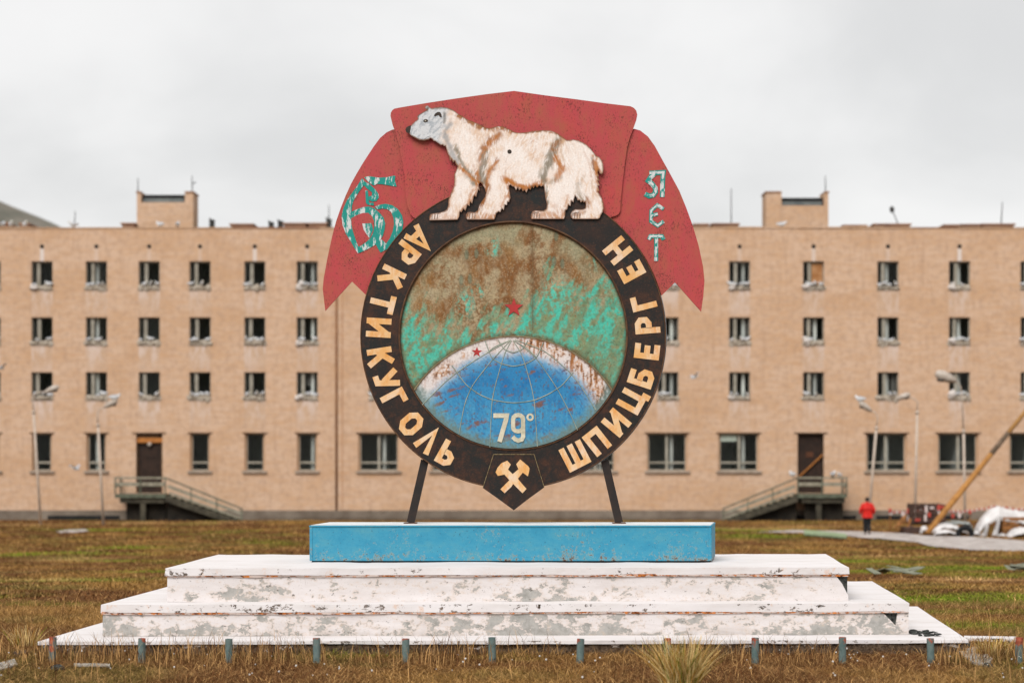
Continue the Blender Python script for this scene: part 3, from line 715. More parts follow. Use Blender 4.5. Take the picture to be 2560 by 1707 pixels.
def tier(T, z0, zm, z1, seed, notchw, notchh, gap, off):
    body = [(x - (.004 if x < 0 else -.02), y) for x, y in inset(T, .012)]
    (ax, ay), (bx_, by), (cx, cy), (ex, ey) = body
    # body profile with the broken upper right corner left out (off = distance from the corner)
    nxs = 40; V = []; Fc = []
    prof = [(0, z0), (1, z0)]
    def P(t, y_t, z):
        a = Vector((ax, ay)).lerp(Vector((bx_, by)), t); b = Vector((ex, ey)).lerp(Vector((cx, cy)), t); p = a.lerp(b, y_t)
        return (p.x + float(fbm(z*9+t, y_t*4, seed, 2)-.5)*.012, p.y + float(fbm(t*14, z*6, seed, 3)-.5)*.014, z)
    L = bx_ - ax; t1 = 1 - off / L; t0 = t1 - notchw / L; tm = t1 - notchw * .12 / L
    poly = [(i / nxs * t0, z0) for i in range(nxs)] + [(t0, z0), (tm, z0), (1, z0)]
    if off > 0: poly += [(1, zm), (t1, zm), (tm, zm - notchh), (t0 + (tm - t0) * .4, zm - notchh * .35)]
    else: poly += [(1, zm - notchh), (t0 + (1 - t0) * .5, zm - notchh * .42)]
    poly += [(t0 * i / nxs, zm) for i in range(nxs, -1, -1)]
    bm = bmesh.new()
    f = [bm.verts.new(P(t, 0, z)) for t, z in poly]; b = [bm.verts.new(P(t, 1, z)) for t, z in poly]
    bm.faces.new(f); bm.faces.new(b[::-1]); bm.normal_update(); k = len(poly)
    for i in range(k): bm.faces.new((f[(i+1) % k], f[i], b[i], b[(i+1) % k]))
    bmesh.ops.triangulate(bm, faces=[q for q in bm.faces if len(q.verts) > 4], ngon_method='EAR_CLIP')
    bm.normal_update()
    org = ORG[ped.name]
    for v in bm.verts: v.co -= org
    me = bpy.data.meshes.new('tier'); bm.to_mesh(me); bm.free(); me.materials.append(M['wp'])
    t = link_mesh('tier', me, ped); ORG[t.name] = org.copy()
    V, Fc = prism_quad(*inset(T, -.012), zm + .008, z1, 110, .009, seed); part('slab_edge', V, Fc, M['lip'], t)
    core = [(T[0][0] + .03, T[0][1] + .03), (T[1][0] - .004, T[1][1] + .03), (T[2][0] - .004, T[2][1] - .03), (T[3][0] + .03, T[3][1] - .03)]; V, Fc = prism_quad(*core, z0 + .004, zm + .006, 30, .01, seed + 9); part('broken_core', V, Fc, M['exposed'], t)
    V, Fc = prism_quad(*inset(T, -.006), zm - .014, zm + .014, 160, .010, seed + 3); part('rusted_edging', V, Fc, M['rustedge'], t)
    return t
V, Fc = prism_quad(*T3, 0.108, 0.146, 70, .008, 2); base_slab = part('base_slab', V, Fc, M['lip'], ped)
V, Fc = prism_quad(*inset(T3, .03), -0.25, 0.107, 220, .03, 4); part('footing', V, Fc, m_foot(), base_slab)
tier(T2, 0.146, 0.418, 0.519, 11, .19, .16, 0, .13)
tier(T1, 0.519, 0.83, 0.922, 17, .16, .25, 0, 0.0)
# lump of dark rubble fallen on the right of the base slab
m = MB(); g = random.Random(4)
for k in range(16):
    c = (dx(2290 + g.uniform(-20, 45), 23), 22.7 + g.uniform(-.1, .5), .152 + g.uniform(0, .015)); m.blob(c, (g.uniform(.02,.06), g.uniform(.02,.06), g.uniform(.008,.018)), 6, 4, .3, g)
tag(m.build('rubble_heap', M['exposed']), 'dark broken concrete rubble on the right end of the base slab', 'rubble')

# ------------------------------------------------------------------ blue box
bxz0, bxz1 = 0.942, 1.366
plb = thing('plinth_box', (0, 24.7, bxz0), 'long sky blue steel box with white top carrying the emblem', 'plinth')
xl, xr = dx(774, 24.2), dx(1779, 24.2); ln = .15
def skew(V): return [(x + (y - 24.2) * ln, y, z) for x, y, z in V]
q = MB().box(xl, xr, 24.2, 25.2, bxz0, bxz1); part('body', skew(q.V), q.F, M['blue'], plb)
q = MB().box(xl - .004, xr + .004, 24.19, 25.21, bxz1 + .003, bxz1 + .021); part('rim', skew(q.V), q.F, M['blue'], plb)
q = MB().box(xl + .012, xr - .012, 24.21, 25.19, bxz1 + .0215, bxz1 + .026); part('top_sheet', skew(q.V), q.F, M['whitetop'], plb)
for a, b in ((xl + .002, xl + .035), (xr - .035, xr - .002)):
    q = MB().box(a, b, 24.192, 24.199, bxz0 + .003, bxz1 - .002); part('corner_strip', skew(q.V), q.F, M['blue'], plb)
q = MB().box(xl + .02, xr - .02, 24.23, 25.15, bxz0 - .03, bxz0 - .002); part('base_shadow_gap', skew(q.V), q.F, M['dark'], plb)  # near-black slab standing in for the contact shadow under the box

# ------------------------------------------------------------------ emblem
DS = 24.7; CX, CY = 1283.0, 840.0
def E(px, py, y=0.0): return ((px - 1280) * DS / F, DS + y, ZC - (py - HOR) * DS / F)
PXM = DS / F
emb = thing('emblem_sign', (dx(1283, DS), DS, 1.39), 'round red and black emblem with walking white bear on two steel legs', 'emblem')
def plate(name, poly, y, th, mat, parent, side=None, holes=None):
    bm = bmesh.new(); off = ORG[parent.name]
    f = [bm.verts.new(Vector(E(px, py, y)) - off) for px, py in poly]; b = [bm.verts.new(Vector(E(px, py, y + th)) - off) for px, py in poly]
    ff = [bm.faces.new(f), bm.faces.new(b[::-1])]; k = len(poly)
    for i in range(k):
        q = bm.faces.new((f[(i+1) % k], f[i], b[i], b[(i+1) % k])); q.material_index = 1 if side else 0
    bm.normal_update(); bmesh.ops.triangulate(bm, faces=ff, ngon_method='EAR_CLIP')
    bmesh.ops.recalc_face_normals(bm, faces=bm.faces)
    me = bpy.data.meshes.new(name); bm.to_mesh(me); bm.free(); me.materials.append(mat)
    if side: me.materials.append(side)
    o = link_mesh(name, me, parent); ORG[o.name] = off.copy(); return o
def painted_plate(name, poly, y, th, mat, side, parent, step, colfn, dome=None):
    """plate whose front carries a dense point grid for brush-painted colour"""
    P = np.array(poly, float); off = ORG[parent.name]; k = len(P)
    x0, y0 = P.min(0); x1, y1 = P.max(0)
    gx, gy = np.meshgrid(np.arange(x0, x1, step), np.arange(y0, y1, step)); gx[::2] += step / 2
    G = np.stack([gx.ravel(), gy.ravel()], 1)
    ins = np.zeros(len(G), bool); near = np.full(len(G), 1e9)
    for i in range(k):
        a, b = P[i], P[(i+1) % k]
        cnd = ((a[1] > G[:,1]) != (b[1] > G[:,1]))
        with np.errstate(divide='ignore', invalid='ignore'):
            xi = (b[0]-a[0]) * (G[:,1]-a[1]) / (b[1]-a[1] + 1e-12) + a[0]
        ins ^= cnd & (G[:,0] < xi)
        ab = b - a; t = np.clip(((G - a) @ ab) / (ab @ ab + 1e-12), 0, 1); near = np.minimum(near, np.hypot(*(G - a - t[:,None]*ab).T))
    G = G[ins & (near > step * .45)]; allp = np.vstack([P, G])
    vs, es, fs, *_ = delaunay_2d_cdt([Vector(p) for p in allp], [(i, (i+1) % k) for i in range(k)], [], 1, 1e-5)
    A = np.array([(v.x, v.y) for v in vs]); col, lift = colfn(A)
    n = len(A); yy = y + (lift if lift is not None else np.zeros(n))
    V = [tuple(Vector(E(a[0], a[1], q)) - off) for a, q in zip(A, yy)]; V += [tuple(Vector(E(p[0], p[1], y)) - off) for p in P] + [tuple(Vector(E(p[0], p[1], y + th)) - off) for p in P]
    Fc = [tuple(f) for f in fs]; mi = [0] * len(Fc)
    for i in range(k):
        j = (i+1) % k; Fc.append((n+j, n+i, n+k+i, n+k+j)); mi.append(1)
    Fc.append(tuple(n+k+i for i in range(k))[::-1]); mi.append(1)
    me = mkmesh(name, V, Fc, [mat, side], False, mi)
    ca = me.color_attributes.new('paint', 'FLOAT_COLOR', 'POINT')
    c = np.ones((len(V), 4)); c[:n, :3] = col; ca.data.foreach_set('color', c.ravel())
    bm = bmesh.new(); bm.from_mesh(me); bmesh.ops.recalc_face_normals(bm, faces=bm.faces); bm.to_mesh(me); bm.free()
    o = link_mesh(name, me, parent); ORG[o.name] = off.copy(); return o
class Brush:
    def __init__(s, P, base): s.P = P; s.C = np.ones((len(P), 3)) * np.array(base)
    def blend(s, m, c): m = np.clip(m, 0, 1)[:, None]; s.C = s.C * (1 - m) + np.array(c) * m
    def dist(s, pts):
        d = np.full(len(s.P), 1e9)
        for a, b in zip(pts[:-1], pts[1:]):
            a = np.array(a, float); ab = np.array(b, float) - a; t = np.clip(((s.P - a) @ ab) / (ab @ ab + 1e-9), 0, 1)
            d = np.minimum(d, np.hypot(*(s.P - a - t[:, None]*ab).T))
        return d
    def line(s, pts, w, c, a=1.0, soft=0.6, wob=0.0, seed=0):
        d = s.dist(pts)
        if wob: d = d + (fbm(s.P[:,0] / (w*.9), s.P[:,1] / (w*.9), seed, 3) - .5) * w * wob
        s.blend(a * (1 - sstep(w/2 * (1 - soft), w/2 * (1 + soft), d)), c)
    def dab(s, x, y, ang, ln, w, c, a):
        ca, sa = math.cos(ang), math.sin(ang); dx_, dy_ = s.P[:,0] - x, s.P[:,1] - y
        k = np.nonzero((np.abs(dx_) < ln) & (np.abs(dy_) < ln))[0]
        if not len(k): return
        u = dx_[k]*ca + dy_[k]*sa; v = -dx_[k]*sa + dy_[k]*ca
        m = (a * np.clip(1.3 - (u/(ln*.5))**2 - (v/(w*.5))**2, 0, 1))[:, None]
        s.C[k] = s.C[k] * (1 - m) + np.array(c) * m
def Zf(x0, y0, sc): return lambda pts: [(x0 + x*sc, y0 + y*sc) for x, y in pts]

# banner
zb_ = Zf(780, 200, 1000/2352)
left_wing = zb_([(500,292),(475,292),(440,308),(400,342),(360,396),(300,488),(262,552),(230,610),(198,680),(170,750),(142,830),(118,920),(90,1050),(68,1170),(63,1230),(78,1358),(235,1185),(315,1262),(420,1180),(640,900),(640,800),(560,500)])
right_wing = zb_([(1870,292),(1895,288),(1930,298),(1975,333),(2015,388),(2060,470),(2110,560),(2160,652),(2200,750),(2240,860),(2275,980),(2300,1100),(2308,1180),(2301,1270),(2288,1362),(2135,1190),(2055,1268),(1950,1180),(1740,900),(1740,780),(1820,500)])
centre = zb_([(462,215),(464,196),(472,182),(485,172),(520,165),(680,138),(850,112),(1020,88),(1188,68),(1370,94),(1560,118),(1720,140),(1872,158),(1892,168),(1906,184),(1912,208),(1906,240),(1890,285),(1870,335),(1852,400),(1838,500),(1826,600),(1816,700),(1812,770),(1804,788),(1788,800),(1760,808),(1600,1000),(800,1000),(640,818),(618,818),(598,812),(578,790),(562,742),(552,680),(546,580),(530,480),(510,380),(490,310),(475,268)])
ban = plate('banner_centre', centre, -.03, .022, M['red'], emb, M['edge'])
for w in (left_wing, right_wing): plate('banner_wing', w, 0.0, .02, M['red'], emb, M['edge'])
# back frame
mb = MB(); mb.bar(E(1000, 330, .05), E(1000, 640, .05), .06, .05, (0,1,0)); mb.bar(E(1570, 330, .05), E(1570, 640, .05), .06, .05, (0,1,0)); mb.bar(E(860, 560, .1), E(1710, 560, .1), .06, .05, (0,1,0))
mb.build('back_brace', M['legsteel'], emb)

# ring
RI, RO = 285.0, 381.0
def annulus(name, ri, ro, y, th, mats, parent, n=160, shift=0.0):
    V = []; Fc = []
    for r, yy in ((ri, y), (ro, y), (ro, y+th), (ri, y+th)):
        for i in range(n):
            a = 2*math.pi*i/n; V.append(E(CX + shift + r*math.cos(a), CY + r*math.sin(a), yy))
    for k in range(4):
        for i in range(n): j = (i+1) % n; k2 = (k+1) % 4; Fc.append((k*n+i, k*n+j, k2*n+j, k2*n+i))
    mi = [0]*n + [1]*n + [1]*n + [1]*n
    return part(name, V, Fc, mats, parent, False, mi)
ring = annulus('ring', RI - 2, RO, -.06, .055, [M['ring'], M['edge']], emb)
annulus('ring_backing', RI, RO + 1, 0.0, .03, [M['zinc'], M['zinc']], ring, 120, 2.0)
def circ_tube(name, r, rad, y, mat, parent, a0=0, a1=2*math.pi, c=(CX, CY), n=140):
    pts = [E(c[0] + r*math.cos(a0 + (a1-a0)*i/n), c[1] + r*math.sin(a0 + (a1-a0)*i/n), y) for i in range(n + 1)]
    return MB().tube(pts, rad, 6, False).build(name, mat, parent, True)
circ_tube('inner_bead', RI - 1, .013, -.062, M['bead'], ring); circ_tube('outer_bead', RO - 1, .008, -.060, M['bead'], ring)

# lettering
def stroke(m, pts, w, y, th, closed=False):
    P = [Vector(p) for p in pts]; n = len(P); Lp = []; Rp = []
    for i in range(n):
        if closed: d0 = (P[i] - P[i-1]).normalized(); d1 = (P[(i+1) % n] - P[i]).normalized()
        else:
            d1 = (P[min(i+1, n-1)] - P[min(i, n-2)]).normalized(); d0 = (P[max(i, 1)] - P[max(i-1, 0)]).normalized()
        n0 = Vector((-d0.y, d0.x)); n1 = Vector((-d1.y, d1.x)); b = n0 + n1
        b = b.normalized() if b.length > 1e-4 else n0
        k = min(1 / max(b.dot(n0), 0.3), 1.75) * (w if not isinstance(w, (list, tuple)) else w[i]) / 2
        Lp.append(P[i] + b*k); Rp.append(P[i] - b*k)
    V = []; Fc = []
    for yy in (y, y + th):
        for a, b in zip(Lp, Rp): V += [E(a.x, a.y, yy), E(b.x, b.y, yy)]
    s = 2*n; rg = range(n) if closed else range(n-1)
    for i in rg:
        j = (i+1) % n
        Fc += [(2*i, 2*j, 2*j+1, 2*i+1), (s+2*i+1, s+2*j+1, s+2*j, s+2*i), (2*j, 2*i, s+2*i, s+2*j), (2*i+1, 2*j+1, s+2*j+1, s+2*i+1)]
    if not closed: Fc += [(0, 1, s+1, s), (2*n-1, 2*n-2, s+2*n-2, s+2*n-1)]
    m.add(V, Fc)
OCT = [(.28,.11),(.52,.11),(.69,.3),(.69,.7),(.52,.89),(.28,.89),(.11,.7),(.11,.3)]
GL = {'А': (.84, [[(.08,0),(.42,.97),(.76,0)], [(.2,.3),(.64,.3)]]), 'Р': (.7, [[(.11,0),(.11,.89),(.42,.89),(.58,.78),(.58,.56),(.42,.45),(.22,.45)]]),
 'К': (.76, [[(.11,0),(.11,1)], [(.14,.42),(.66,1)], [(.3,.6),(.7,0)]]), 'Т': (.8, [[(0,.89),(.8,.89)], [(.4,0),(.4,.79)]]),
 'И': (.8, [[(.11,1),(.11,0)], [(.69,1),(.69,0)], [(.13,.14),(.67,.86)]]), 'У': (.76, [[(.08,1),(.42,.40)], [(.7,1),(.40,.14),(.08,.14)]]),
 'Г': (.62, [[(.11,0),(.11,.89),(.62,.89)]]), 'О': (.8, [OCT + ['c']]), 'Л': (.78, [[(.08,0),(.40,.97),(.70,0)]]),
 'Ь': (.7, [[(.11,1),(.11,.11),(.42,.11),(.58,.22),(.58,.42),(.42,.53),(.22,.53)]]), 'Ш': (1.0, [[(.1,1),(.1,.1),(.9,.1),(.9,1)], [(.5,.2),(.5,1)]]),
 'П': (.8, [[(.11,0),(.11,.89),(.69,.89),(.69,0)]]), 'Ц': (.9, [[(.11,1),(.11,.11),(.68,.11),(.68,1)], [(.62,.11),(.86,.11),(.86,-.12)]]),
 'Б': (.74, [[(.62,.89),(.11,.89),(.11,.11),(.46,.11),(.62,.22),(.62,.42),(.46,.54),(.22,.54)]]), 'Е': (.64, [[(.64,.89),(.11,.89),(.11,.11),(.64,.11)], [(.2,.5),(.58,.5)]]),
 'Н': (.8, [[(.11,0),(.11,1)], [(.69,0),(.69,1)], [(.2,.5),(.6,.5)]])}
def ring_letter(ch, zx, zy, r, h=62.0):
    a = math.atan2(zy - 627, zx - 790); w, ss = GL[ch]; up = (-math.cos(a), -math.sin(a)); rt = (math.sin(a), -math.cos(a))
    c = (CX + r*math.cos(a), CY + r*math.sin(a)); m = MB()
    for i, s in enumerate(ss):
        cl = s[-1] == 'c'; s = s[:-1] if cl else s
        pts = [(c[0] + rt[0]*(u - w/2)*h*.92 + up[0]*(v - .5)*h, c[1] + rt[1]*(u - w/2)*h*.92 + up[1]*(v - .5)*h) for u, v in s]
        stroke(m, pts, h * .235, -.066 - .0009*i, .0055, cl)
    m.build('letter', M['letter'], ring)
for ch, x, y in (('А',325,150),('Р',290,240),('К',205,345),('Т',160,470),('И',137,588),('К',145,730),('У',175,840),('Г',218,930),('О',290,1058),('Л',367,1145),('Ь',462,1212),
                 ('Ш',1095,1220),('П',1205,1150),('И',1305,1060),('Ц',1385,950),('Б',1432,835),('Е',1443,703),('Р',1445,575),('Г',1420,465),('Е',1365,315),('Н',1295,215)):
    ring_letter(ch, x, y, 336)

# disc painted turquoise over rust
def circle(cx, cy, r, n): return [(cx + r*math.cos(2*math.pi*i/n), cy + r*math.sin(2*math.pi*i/n)) for i in range(n)]
def disc_paint(A):
    x = (A[:,0] - 880) * 1.96; y = (A[:,1] - 520) * 1.96   # working units of the sketch
    st = fbm((x + y*.45) / 26, (y - x*.3) / 95, 5, 5); st2 = fbm((x - y*.2) / 14, y / 60, 15, 4); sp = fbm(x / 9, y / 9, 25, 3); lg = fbm(x / 190, y / 190, 35, 4); md = fbm(x / 60, y / 60, 45, 4)
    B = Brush(A, S(172,154,120))
    cl_ = fbm(x/85, y/70, 145, 5); B.blend(sstep(.40, .62, cl_*.65 + st*.35) * .95, S(144,102,54)); B.blend(sstep(.45, .75, st2) * .6, S(176,160,130))
    r = np.hypot(x - 790, y - 627) / 560
    B.blend(sstep(.6, 1.0, r) * sstep(.3, .65, md) * .65, S(142,146,116))
    B.blend(sstep(.40, .62, lg) * sstep(.42, .62, cl_*.6 + st*.4) * .85, S(128,80,36))
    for cx, cy, rx, ry, am in ((590,510,130,100,1.0),(470,330,80,150,.7),(900,150,45,90,.75),(890,330,40,160,.7),(760,400,130,70,.5),(1000,300,120,80,.5),(620,250,60,60,.5)):
        q = np.exp(-((x-cx)/rx)**2 - ((y-cy)/ry)**2); B.blend(am * q * sstep(.34, .54, cl_*.5 + sp*.5), S(122,74,30))
    edge = np.interp(x, [220,300,420,520,620,700,800,900,960,1020,1100,1200,1350], [470,560,560,590,600,570,560,430,390,400,470,430,440])
    tq = sstep(-70, 80, y - edge + (st - .5)*380 + (sp - .5)*60)
    B.blend(tq * .9, S(112,146,114)); dg = fbm((x + y*.55)/30, (y*.8 - x*.45)/110, 105, 4); near = np.exp(-(np.maximum(0, y - edge - 60)/230)**2)
    B.blend(tq * (.45 + .55*near) * sstep(.42, .54, dg*.55 + st2*.2 + sp*.25 + (near - .5)*.06), S(76,190,166)); B.blend(tq * sstep(.60, .72, md)*.7, S(128,140,98)); B.blend(tq * sstep(.60, .68, fbm(x/15, y/19, 115, 3)) * .6, S(142,128,88))
    B.blend(tq * sstep(.60, .80, sp*.6 + md*.4) * .7, S(160,138,98)); B.blend(tq * sstep(.57, .72, fbm(x/22, y/22, 75, 4)) * sstep(.5, .7, r)*.6, S(98,128,96))
    for cx, cy, rx, ry in ((690,215,30,20),(700,180,16,30),(560,470,40,60),(620,410,30,30),(1000,420,60,70),(1200,200,40,80),(1270,300,30,90)):
        q = np.exp(-((x-cx)/rx)**2 - ((y-cy)/ry)**2); B.blend(q * sstep(.5, .6, sp*.5 + st2*.5), S(82,200,176))
    wf = np.exp(-((x-590)/130)**2 - ((y-490)/100)**2); B.blend(wf * sstep(.62, .7, fbm(x/13, y/17, 85, 3)) * .5, S(206,186,150))
    B.blend((1 - tq) * sstep(.5, .8, vnoise(x/3.2, y/3.2, 125)) * .32, S(104,78,48)); B.blend((1 - tq) * sstep(.62, .85, vnoise(x/4.1 + 7, y/4.1, 135)) * .4, S(192,172,138))
    B.blend(sstep(.70, .85, fbm(x/6, y/8, 95, 2)) * .45, S(96,62,36))
    B.blend(sstep(.955, .995, r) * .8, S(84,60,36))
    B.blend((1 - sstep(2, 22, np.abs(x - 885 - (fbm(y/50, y*0, 9, 2)-.5)*10))) * sstep(640, 560, y) * sstep(60, 120, y) * (.1 + .75*sp), S(104,72,42))
    gl = np.hypot(x - 790, y - 1208); B.blend((1 - sstep(575, 610, gl + (sp-.5)*24)) * .8, S(92,74,46))
    for fx, fy in ((562,230),(610,225),(1000,140),(990,262),(1030,275),(535,355),(578,350)):
        q = ((x-fx)/11)**2 + ((y-fy)/26)**2; B.blend((1 - sstep(.5, 1.0, q)) * .6, S(104,124,104))
        B.blend((1 - sstep(.05, .3, np.abs(q - .9))) * .7, S(92,84,60))
    return B.C, (1 - np.clip(r, 0, 1)**2) * -.028
M['discpaint'] = m_painted('flaking_turquoise_over_rust', .75, 30, .22)
disc = painted_plate('disc', circle(CX, CY, RI - 1, 120), -.035, .02, M['discpaint'], M['edge'], emb, 2.6, disc_paint)
def star(name, zx, zy, R, y, mat, parent, rot=0.0):
    pts = []
    for i in range(10):
        a = -math.pi/2 + rot + i*math.pi/5; r = (R if i % 2 == 0 else R*.4) / 1.96; pts.append((880 + zx/1.96 + r*math.cos(a), 520 + zy/1.96 + r*math.sin(a)))
    return plate(name, pts, y, .004, mat, parent)
star('star', 793, 490, 48, -.072, M['star'], disc)
MB().tube([E(880 + 885/1.96, 520 + t/1.96, -.036 - .028*(1 - ((t-627)/560)**2 - .03)) for t in range(90, 625, 30)], .0025, 5).build('weld_seam', plain('rusty_weld', S(134,112,74), S(104,84,52), 20), disc)

# globe
GX, GY, GR = 1283.0, 1136.0, 294.0
n = 90
# intersection of globe circle with the disc
dd = GY - CY; xx = (dd*dd + (RI-4)**2 - GR**2) / (2*dd); hh = math.sqrt((RI-4)**2 - xx*xx)
aL = math.atan2(CY + xx - GY, -hh); aR = math.atan2(CY + xx - GY, hh)
arc_up = [(GX + GR*math.cos(a), GY + GR*math.sin(a)) for a in np.linspace(aL, aR, n)]
bR = math.atan2(xx, hh); bL = math.pi - bR
arc_dn = [(CX + (RI-4)*math.cos(a), CY + (RI-4)*math.sin(a)) for a in np.linspace(bR, bL, n)]
globe_poly = arc_up + arc_dn[1:-1]
def globe_paint(A):
    x = (A[:,0] - 880) * 1.96; y = (A[:,1] - 520) * 1.96
    st = fbm((x*.3 + y) / 16, (x - y*.3) / 70, 6, 4); sp = fbm(x / 8, y / 8, 26, 3); vt = fbm(x / 9, y / 60, 36, 4); md = fbm(x / 50, y / 50, 46, 4)
    B = Brush(A, S(46,130,182)); B.blend(sstep(.45, .7, md), S(34,114,172)); B.blend((.45 + .55*sstep(.4, .7, vt)) * sstep(840, 1040, y), S(74,154,194))
    # white cap and limb round the blue
    rb = np.hypot((x - 785) / 1.02, y - 1160) + (fbm(x/70, y/70, 56, 3) - .5)*34
    B.blend(sstep(375, 460, rb) * .9, S(120,172,204)); B.blend(sstep(425, 480, rb + (sp-.5)*26), S(226,216,212))
    lim = sstep(430, 480, rb)
    right = sstep(760, 900, x); B.blend(lim * sstep(.52, .66, vt) * (.25 + .75*right), S(170,110,62)); B.blend(lim * sstep(.60, .72, sp) * (.3 + .6*right), S(112,74,50))
    for cx, cy, rx, ry in ((880,665,45,25),(470,790,45,30),(425,815,30,22),(548,722,10,20),(1010,700,50,25),(1105,765,22,30),(1190,860,40,60),(1230,930,30,40)):
        q = np.exp(-((x-cx)/rx)**2 - ((y-cy)/ry)**2); B.blend(q * .85 * sstep(.35, .55, sp), S(196,138,84)); B.blend(q * sstep(.55, .65, vt*.5 + sp*.5), S(88,50,32))
    bl = 1 - lim
    B.blend(bl * sstep(.62, .70, st) * sstep(.45, .6, md), S(122,92,88)); B.blend(bl * sstep(.68, .75, fbm(x/7, y/12, 66, 3)) * .8, S(104,84,80))
    B.blend(bl * sstep(.62, .75, fbm((x + y)/40, (y - x)/9, 76, 3)) * .4, S(28,88,150))
    r = np.hypot(x - 790, y - 627); B.blend(sstep(508, 548, r + (sp-.5)*60 + (vt-.5)*40) * .9, S(104,84,58)); B.blend(sstep(485, 530, r + (md-.5)*70) * .5, S(112,158,160))
    gl = np.hypot(x - 790, y - 1208); B.blend(sstep(562, 576, gl + (sp-.5)*10) * .8, S(92,66,42))
    return B.C, (1 - np.clip(np.hypot(x - 790, (y - 960)*1.2) / 560, 0, 1)**2) * -.03
M['globepaint'] = m_painted('chipped_blue_globe_paint', .65, 34, .16)
globe = painted_plate('globe', globe_poly, -.060, .012, M['globepaint'], M['edge'], emb, 2.6, globe_paint)
part('globe_bead', *(lambda m: (m.V, m.F))(MB().tube([E(p[0], p[1], -.066) for p in arc_up], .012, 6, False)), M['bead2'], globe, True)
def gdep(zx, zy): return -.060 - .03*(1 - min(1, math.hypot(zx - 790, (zy - 960)*1.2)/560)**2) - .0015
def zline(name, pts, r, mat, parent):
    P = []
    for a, b in zip(pts[:-1], pts[1:]):
        for k in range(6): P.append((a[0] + (b[0]-a[0])*k/6, a[1] + (b[1]-a[1])*k/6))
    P.append(pts[-1])
    for _ in range(3): P = [P[0]] + [((P[i-1][0] + 2*P[i][0] + P[i+1][0])/4, (P[i-1][1] + 2*P[i][1] + P[i+1][1])/4) for i in range(1, len(P)-1)] + [P[-1]]
    return MB().tube([E(880 + x/1.96, 520 + y/1.96, gdep(x, y)) for x, y in P], r, 5, False).build(name, mat, parent, True)
for pts in ([(775,648),(620,735),(480,830),(345,965)], [(776,650),(690,742),(590,868),(552,960),(525,1108)], [(778,652),(742,730),(702,870),(685,950),(676,1172)], [(790,652),(835,722),(880,880),(895,960),(908,1168)],
            [(795,650),(900,730),(1005,885),(1060,990),(1104,1088)], [(800,648),(945,700),(1085,820),(1195,990)], [(790,650),(860,690),(905,735)], [(782,652),(760,690),(748,715)], [(778,648),(700,680),(660,712)]):
    zline('meridian_line', pts, .0058, M['gridline'], globe)
for pts in ([(716,648),(745,694),(790,712),(836,694),(862,650)], [(652,652),(684,738),(735,766),(790,778),(850,766),(905,735),(938,660)], [(490,772),(560,870),(625,915),(690,942),(790,957),(890,945),(965,912),(1030,870),(1082,806)]):
    zline('parallel_line', pts, .0062, M['gridline'], globe)
star('small_star', 612, 707, 27, gdep(612, 707) - .003, M['star'], globe, .05)
z8 = Zf(1080, 820, 420/2058)
def numeral(ss, w):
    m = MB()
    for i, (pts, cl) in enumerate(ss): stroke(m, z8(pts), w, -.096 - .0008*i, .004, cl)
    m.build('numeral', M['grid79'], globe)
def ell(cx, cy, rx, ry, n=20, a0=0, a1=2*math.pi, end=False): return [(cx + rx*math.cos(a0 + (a1-a0)*i/(n - (1 if end else 0))), cy + ry*math.sin(a0 + (a1-a0)*i/(n - (1 if end else 0)))) for i in range(n)]
numeral([([(752,1072),(915,1072),(905,1130),(828,1392)], False)], 11.5)
numeral([([(1054,1065),(1085,1072),(1108,1092),(1115,1120),(1115,1215),(1108,1240),(1085,1258),(1054,1264),(1022,1258),(1000,1240),(994,1215),(994,1120),(1000,1092),(1022,1072)], True), ([(1116,1180),(1116,1330),(1100,1362),(1056,1378),(1020,1362),(988,1330)], False)], 10.5)
numeral([(ell(1201, 1092, 33, 34), True)], 5.0)

# shield with crossed hammers
zs = Zf(1180, 1120, 220/1916)
shield = plate('shield', zs([(470,135),(1350,135),(1570,850),(1240,1090),(910,1345),(560,1090),(235,860)]), -.078, .05, M['ring'], emb, M['edge'])
for a, b in (((470,135),(1350,135)), ((1350,135),(1570,845)), ((470,135),(240,850))):
    a, b = zs([a, b]); MB().tube([E(*a, -.080), E(*b, -.080)], .0045, 5).build('shield_trim', plain('pale_trim', S(170,152,112), S(96,74,48), 24), shield)
plate('crossed_hammers', zs([(768,268),(845,352),(785,462),(885,560),(1012,455),(962,345),(1048,242),(1225,390),(1252,440),(1240,520),(1215,608),(1105,528),(1000,660),(1090,775),(1185,880),(1098,975),(895,772),(860,832),(710,975),(620,888),(815,692),(705,570),(565,600),(515,520),(555,425),(640,325)]), -.084, .005, M['letter'], shield)

